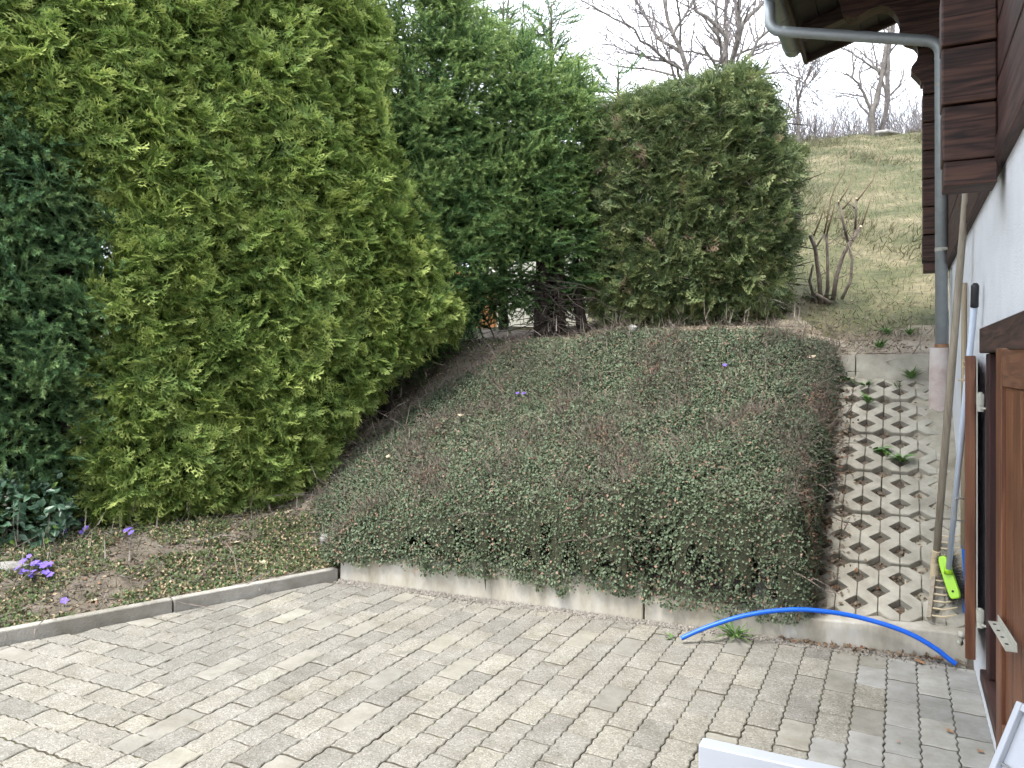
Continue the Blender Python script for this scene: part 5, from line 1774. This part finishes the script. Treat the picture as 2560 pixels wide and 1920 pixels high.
def rock(u, v, s, label, sq=.5):
    p = on_bank(u, v)
    g = random.Random(int(u))
    m = MB()
    vs, fs = [], []
    nlat, nlon = 5, 9
    for i in range(nlat + 1):
        for j in range(nlon):
            a = math.pi * i / nlat; b = 6.283 * j / nlon
            rr = s * (1 + g.uniform(-.18, .18))
            vs.append((p[0] + rr * math.sin(a) * math.cos(b), p[1] + rr * .7 * math.sin(a) * math.sin(b), p[2] + rr * sq * math.cos(a)))
    for i in range(nlat):
        for j in range(nlon):
            a, b = i * nlon + j, i * nlon + (j + 1) % nlon
            fs.append((a, a + nlon, b + nlon, b))
    m.add(vs, fs)
    tag(m.build('stone', M['stone'], smooth_shade=False), label, 'stone')
rock(28, 1418, .10, 'flat pale stone lying in the bed below the evergreen bush', .35)
rock(1582, 822, .038, 'small pale stone at the foot of the olive thuja', .8)
rock(812, 1348, .04, 'rough grey stone at the corner of the low wall', .8)

# ================================================================== HILLSIDE
n = 42000
x = rng.uniform(-9, 6, n * 4); y = 7.2 + 15.5 * rng.random(n * 4) ** 1.2
pr = proj(np.stack([x, y, terrain(x, y)], 1))
k = (pr[0] > 1650) & (pr[0] < 2900)
x, y = x[k][:n], y[k][:n]; n = len(x)
pos = np.stack([x, y, terrain(x, y)], 1)
band = bumps(x * 1.3 + y * .7, y - x * .6, 1.5, 51)
up = np.tile(np.array([0, 0, 1.0]), (n, 1))
lean = np.stack([.35 + .5 * band, -.4 + 0 * x, 0 * x], 1)
mg = foliage_obj('meadow_grass', BL, pos, up * .7 + lean * .6 + rng.normal(0, .55, (n, 3)), rng.normal(0, 1, (n, 3)), rng.uniform(.035, .085, n) * (1 + 1.1 * (band > .35) + .03 * (y - 7)), np.clip(rng.random(n) - .28 * (band > .35) + .12 * (band < -.2), 0, 1), M['straw'])
tag(mg, 'short green grass mixed with flattened straw on the meadow slope', 'grass', kind='stuff')

# pruned shrub
sx, sy, sc_ = 1950, 350, 2.72
D8 = 7.3
def q8(a, b, dz=0): return PZ(sx + a / sc_, sy + b / sc_, D8 + dz)
sb = q8(300, 1085); 
shrub = thing('pruned_shrub', 'hard-pruned bare shrub with thick stumps and thin shoots on the meadow edge', 'shrub', (sb[0], sb[1], float(terrain(sb[0], sb[1]))))
m = MB()
for pts, r0, r1, dz in (([(280, 1120), (265, 950), (240, 740), (205, 650)], .045, .036, 0), ([(320, 1100), (325, 900), (318, 640)], .032, .028, .05), ([(360, 1090), (385, 920), (430, 780), (545, 595)], .048, .036, .08), ([(420, 1080), (480, 960), (492, 810), (460, 690)], .03, .024, .0),
                     ([(460, 690), (430, 560), (398, 425)], .026, .02, 0), ([(512, 610), (518, 405)], .020, .018, .08), ([(245, 1110), (200, 960), (225, 850)], .036, .018, .1), ([(345, 1110), (250, 1050)], .04, .03, -.1), ([(245, 730), (300, 640)], .016, .016, 0), ([(300, 1120), (330, 990)], .05, .04, .12)):
    P3 = [q8(a, b, dz) for a, b in pts]
    rad = [q * .50 * (1 + .12 * math.sin(7 * i + q * 90)) for i, q in enumerate(np.linspace(r0, r1, len(P3)))]
    m.tube([tuple(p) for p in P3], rad, 9)
m.build('stumps', M['branch_tan'], shrub, smooth_shade=True)
for pts in ([(300, 640), (330, 500), (345, 400), (370, 330), (430, 230), (482, 35)], [(525, 412), (580, 340), (632, 270), (695, 80)], [(402, 422), (460, 330), (505, 215)], [(555, 588), (600, 450), (640, 340)], [(230, 650), (290, 500), (320, 380)], [(425, 470), (480, 410), (498, 368)], [(318, 640), (365, 470), (382, 370)]):
    P3 = [q8(a, b, .03) for a, b in pts]
    MB().tube([tuple(p) for p in P3], list(np.linspace(.0085, .0035, len(P3))), 6).build('shoot', M['shoot'], shrub, smooth_shade=True)
tw = MB()
gt = random.Random(12)
for k in range(34):
    a0, b0 = gt.choice(((270, 950), (240, 740), (318, 700), (385, 920), (430, 780), (500, 660), (492, 810), (460, 690), (430, 560), (515, 500), (330, 1080), (280, 1090)))
    p0 = Vector(q8(a0 + gt.uniform(-5, 5), b0 + gt.uniform(-40, 40)))
    d0 = Vector((gt.gauss(0, .8), gt.gauss(0, .6), gt.uniform(.0, 1.2))).normalized(); L0 = gt.uniform(.05, .28)
    tw.tube([p0, p0 + d0 * L0 * .5, p0 + (d0 + Vector((gt.gauss(0, .2), 0, .2))).normalized() * L0], [.004, .003, .0018], 4)
tag(tw.build('twigs', M['branch_tan'], shrub), kind='stuff')
for a, b, r in ((548, 594, .014), (204, 648, .013), (518, 403, .009), (398, 422, .008)):
    p = q8(a, b, -.01)
    MB().tube([tuple(p), tuple(p + np.array([.002, -.012, .008]))], r, 10).build('cut_face', M['cutwood'], shrub)

# ================================================================== BARE TREES
class Tree:
    def __init__(self, seed):
        self.g = random.Random(seed)
        self.thick, self.thin = MB(), MB()
        self.count = 0
    def limb(self, pts, r0, r1, kids=True, lvl=0, up=.25, kl=.5, dens=1.0):
        pts = [Vector(p) for p in pts]
        fine = []
        for a, b in zip(pts, pts[1:]):
            k = 3
            for i in range(k):
                t = i / k
                j = (b - a).length * .028
                fine.append(a.lerp(b, t) + Vector((self.g.gauss(0, j), self.g.gauss(0, j), self.g.gauss(0, j))) * (0 if i == 0 and not fine else 1))
        fine.append(pts[-1])
        n = len(fine)
        rad = [r0 + (r1 - r0) * i / (n - 1) for i in range(n)]
        (self.thick if r0 > .035 else self.thin).tube(fine, rad, 8 if r0 > .06 else (5 if r0 > .02 else 3), caps=False)
        self.count += n
        if not kids or lvl > 3: return
        tot = sum((b - a).length for a, b in zip(fine, fine[1:]))
        step = max(tot / (9 * dens), .16)
        s = tot * .22; acc = 0
        for a, b, ra in zip(fine, fine[1:], rad):
            L = (b - a).length
            while s <= acc + L and L > 0:
                f = (s - acc) / L
                p = a.lerp(b, f)
                d = (b - a).normalized()
                side = Vector((self.g.gauss(0, 1), self.g.gauss(0, 1), self.g.gauss(0, 1)))
                side = (side - d * side.dot(d)).normalized()
                nd_ = (d * self.g.uniform(.7, 1.1) + side * self.g.uniform(.5, .95) + Vector((0, 0, up))).normalized()
                ln = tot * self.g.uniform(.32, .7) * kl * 1.5 * (1 - .4 * s / tot)
                if ln > .12 and self.count < self.limit:
                    rr0 = min(ra * .62, .012 + ln * .016); 
                    q = [p]
                    dd = nd_
                    seg = 3
                    for i in range(seg):
                        dd = (dd + Vector((self.g.gauss(0, .22), self.g.gauss(0, .22), self.g.gauss(.05, .18)))).normalized()
                        q.append(q[-1] + dd * ln / seg)
                    self.limb(q, max(rr0, .0085), max(rr0 * .4, .006), True, lvl + 1, up, kl, dens)
                s += step * self.g.uniform(.6, 1.4)
            acc += L
    limit = 42000
    def finish(self, name, label, base, group=None):
        t = thing(name, label, 'tree', tuple(base), group)
        if self.thick.v: self.thick.build('trunk', M['bark'], t, smooth_shade=True)
        if self.thin.v: self.thin.build('crown', M['tree_twig'], t)
        return t

def px_limbs(T_, depth, limbs):
    for pts, r0, r1 in limbs:
        T_.limb([PZ(u, v, depth + dz) for u, v, dz in [(p + (0,))[:3] for p in pts]], r0 * .68, r1 * .6, up=.18, dens=2.1)

GRP = 'bare trees on the crest'
def crest_base(u, depth):
    p = PZ(u, 905, depth); p[2] = float(terrain(p[0], p[1])); return p
TB_ = Tree(31)
b = crest_base(1716, 19)
TB_.limb([b - np.array([0, 0, .3]), PZ(1716, 300, 19), PZ(1712, 168, 19), PZ(1671, 48, 19), PZ(1640, -90, 19)], .085, .03, up=.1)
px_limbs(TB_, 19, [([(1712, 230), (1690, 165, -.5), (1623, 115, -1), (1565, 62, -1.2), (1480, 15, -1.5), (1400, -30, -1.5)], .065, .015), ([(1700, 130), (1640, 95, .5), (1600, 20, .8), (1560, -80, 1)], .07, .03), ([(1690, 190), (1610, 170, .4), (1530, 165, .4), (1470, 130, .6)], .05, .012), ([(1680, 90), (1725, 20), (1750, -80)], .06, .03), ([(1705, 175), (1640, 150, -1), (1560, 120, -1.6), (1490, 110, -2)], .045, .012)])
TB_.finish('bare_tree', 'bare leafless tree leaning left above the olive thuja', b, GRP)
TA_ = Tree(57)
b = crest_base(1822, 20)
TA_.limb([b - np.array([0, 0, .3]), PZ(1822, 280, 20), PZ(1815, 140, 20), PZ(1812, 90, 20), PZ(1745, 20, 20), PZ(1690, -90, 20)], .10, .025, up=.12)
px_limbs(TA_, 20, [([(1822, 200), (1834, 130, .4), (1858, 57, .4), (1910, 0, .5), (1950, -80, .5)], .12, .05), ([(1820, 180), (1845, 90, -.4), (1850, 0, -.5), (1860, -100, -.5)], .10, .05), ([(1818, 170), (1790, 70, .6), (1780, -60, .8)], .09, .05), ([(1825, 200), (1880, 130, -.5), (1930, 50, -.5), (1990, -20, -.6)], .08, .03), ([(1826, 220), (1900, 185, .8), (1960, 180, 1), (2010, 200, 1.2), (2035, 260, 1.2)], .05, .012), ([(1810, 200), (1770, 140, -1), (1740, 90, -1.2)], .06, .02), ([(1815, 160), (1820, 60, 1), (1815, -90, 1)], .09, .05)])
TA_.finish('bare_tree', 'bare many-stemmed tree rising straight behind the olive thuja', b, GRP)
TC = Tree(71)
b = crest_base(2178, 20.5)
TC.limb([b - np.array([0, 0, .2]), PZ(2180, 320, 20.5), PZ(2181, 272, 20.5)], .09, .08, kids=False)
px_limbs(TC, 20.5, [([(2181, 275), (2192, 252), (2200, 205), (2213, 127), (2234, 50), (2250, -60)], .12, .05), ([(2178, 278), (2172, 262), (2153, 217), (2131, 193), (2131, 144), (2138, 118)], .075, .02), ([(2172, 285), (2151, 265), (2141, 246), (2112, 238), (2085, 246)], .045, .01), ([(2153, 217), (2150, 180), (2165, 140), (2185, 110)], .04, .01), ([(2180, 270), (2178, 225), (2195, 195), (2240, 170)], .04, .01), ([(2131, 193), (2100, 180), (2070, 178)], .035, .008)])
TC.finish('bare_tree', 'low-forking bare tree standing on the crest beside the fallen log', b, GRP)
TC2 = Tree(77)
b = crest_base(2207, 22)
TC2.limit = 5000
TC2.limb([b - np.array([0, 0, .2]), PZ(2212, 280, 22), PZ(2217, 200, 22), PZ(2220, 110, 22), PZ(2240, 0, 22), PZ(2250, -100, 22)], .065, .05, up=.2, kl=.45, dens=1.0)
TC2.finish('bare_tree', 'straight slender trunk just behind the low-forking tree', b, GRP)
TD = Tree(83)
b = crest_base(1994, 20)
TD.limit = 4500
TD.limb([b - np.array([0, 0, .2]), PZ(1994, 270, 20), PZ(1993, 200, 20)], .05, .025, up=.3, kl=.9, dens=.8)
px_limbs(TD, 20, [([(1993, 250), (2030, 255), (2064, 275)], .02, .006), ([(1993, 205), (1960, 170), (1930, 140)], .025, .01), ([(1993, 205), (2010, 185), (2030, 190)], .02, .006)])
TD.finish('bare_tree', 'thin bare sapling on the crest right of the olive thuja', b, GRP)
for i, (u, dpt, h, lab) in enumerate(((1210, 17, 8.2, 'pale bare tree behind the young spruces, nearest to the bright thuja'), (1300, 21, 9.4, 'bare tree with many fine upright twigs behind the thin leader'), (1450, 24, 7.4, 'small bare tree in the gap left of the leaning tree'), (1120, 22, 9.0, 'faint bare tree almost hidden behind the tall young spruce'), (880, 20, 8.8, 'bare tree showing through the loose top of the bright thuja'))):
    t_ = Tree(100 + i)
    t_.limit = 9000
    p = PZ(u, 905, dpt); p[2] = float(terrain(p[0], p[1]))
    for k in range(3):
        a = 2.1 * k + i
        t_.limb([p - np.array([0, 0, .2]), p + np.array([.1 * math.cos(a), .1 * math.sin(a), h * .3]), p + np.array([.5 * math.cos(a), .5 * math.sin(a), h * .65]), p + np.array([.9 * math.cos(a), .9 * math.sin(a), h])], .07, .012, up=.6, kl=.6, dens=1.5)
    t_.finish('bare_tree', lab, p, 'bare trees behind the hedge')

# scrub along the crest
m = MB()
g = random.Random(8)
for k in range(3400):
    u = g.uniform(1900, 2750); dpt = g.uniform(20.5, 27)
    p = Vector(crest_base(u, dpt))
    d = Vector((g.gauss(0, .28), g.gauss(0, .28), 1)).normalized()
    L = g.uniform(.4, 1.5) * (1.45 if u > 2180 else .95)
    pts = [p]
    for q in range(3):
        d = (d + Vector((g.gauss(0, .2), g.gauss(0, .2), 0))).normalized()
        pts.append(pts[-1] + d * L / 3)
    m.tube(pts, [.009, .007, .005, .003], 3, caps=False)
    for q in range(3):
        s_ = pts[1 + q % 3]
        e = (d + Vector((g.gauss(0, .7), g.gauss(0, .7), .2))).normalized()
        m.tube([s_, s_ + e * L * .3], [.005, .003], 3, caps=False)
tag(m.build('scrub', M['tree_twig']), 'leafless grey scrub along the crest of the meadow', 'scrub', kind='stuff')
lg = MB()
pa_, pb_ = crest_base(2190, 20.0), crest_base(2292, 20.2)
for k in range(5):
    a = Vector(pa_).lerp(Vector(pb_), .12 * k); b2 = Vector(pa_).lerp(Vector(pb_), .55 + .1 * k)
    lg.tube([a + Vector((0, .1 * k, .07)), (a + b2) / 2 + Vector((0, .1 * k, .12)), b2 + Vector((0, .1 * k, .07))], [.05, .045, .035], 8)
tag(lg.build('log_pile', M['stone'], smooth_shade=True), 'pale weathered logs lying on the crest beside the low-forking tree', 'logs')
sp_ = crest_base(2312, 23)
shed = thing('grey_shed', 'small grey shed on the crest half hidden by the house', 'shed', tuple(sp_))
m = MB(); m.box((sp_[0] - .35, sp_[1], sp_[2] - .2), (sp_[0] + 2.2, sp_[1] + 2, sp_[2] + .95)); m.build('wall', M['kerb'], shed)
m = MB(); m.box((sp_[0] - .5, sp_[1] - .1, sp_[2] + .95), (sp_[0] + 2.3, sp_[1] + 2.1, sp_[2] + 1.03)); m.build('roof', M['stone'], shed)

# ================================================================== BEHIND THE HEDGE
nb_ = thing('neighbour_building', 'cream rendered building with orange boarded end glimpsed under the spruce', 'building', (-5.5, 11.5, 1.2))
pl = PZ(1242, 905, 11.8); pr_ = PZ(1640, 905, 13.5)
def vwall(a, b, z0, z1, t, name, mat):
    a, b = np.array(a[:2]), np.array(b[:2]); d = (b - a) / np.linalg.norm(b - a); n = np.array([-d[1], d[0]])
    m = MB(); m.add([(*a, z0), (*b, z0), (*(b + n * t), z0), (*(a + n * t), z0), (*a, z1), (*b, z1), (*(b + n * t), z1), (*(a + n * t), z1)], [(0, 3, 2, 1), (4, 5, 6, 7), (0, 1, 5, 4), (1, 2, 6, 5), (2, 3, 7, 6), (3, 0, 4, 7)])
    return m.build(name, M[mat], nb_)
vwall(pl, pr_, .8, 3.2, .25, 'wall', 'nwhite')
po = PZ(1100, 905, 11.2)
d = (np.array(pl) - np.array(po))
for k in range(7):
    a = np.array(po) + d * (k / 7 + .004); b = np.array(po) + d * ((k + 1) / 7 - .004)
    vwall(a, b, .8, 2.6, .05, 'board', 'norange')
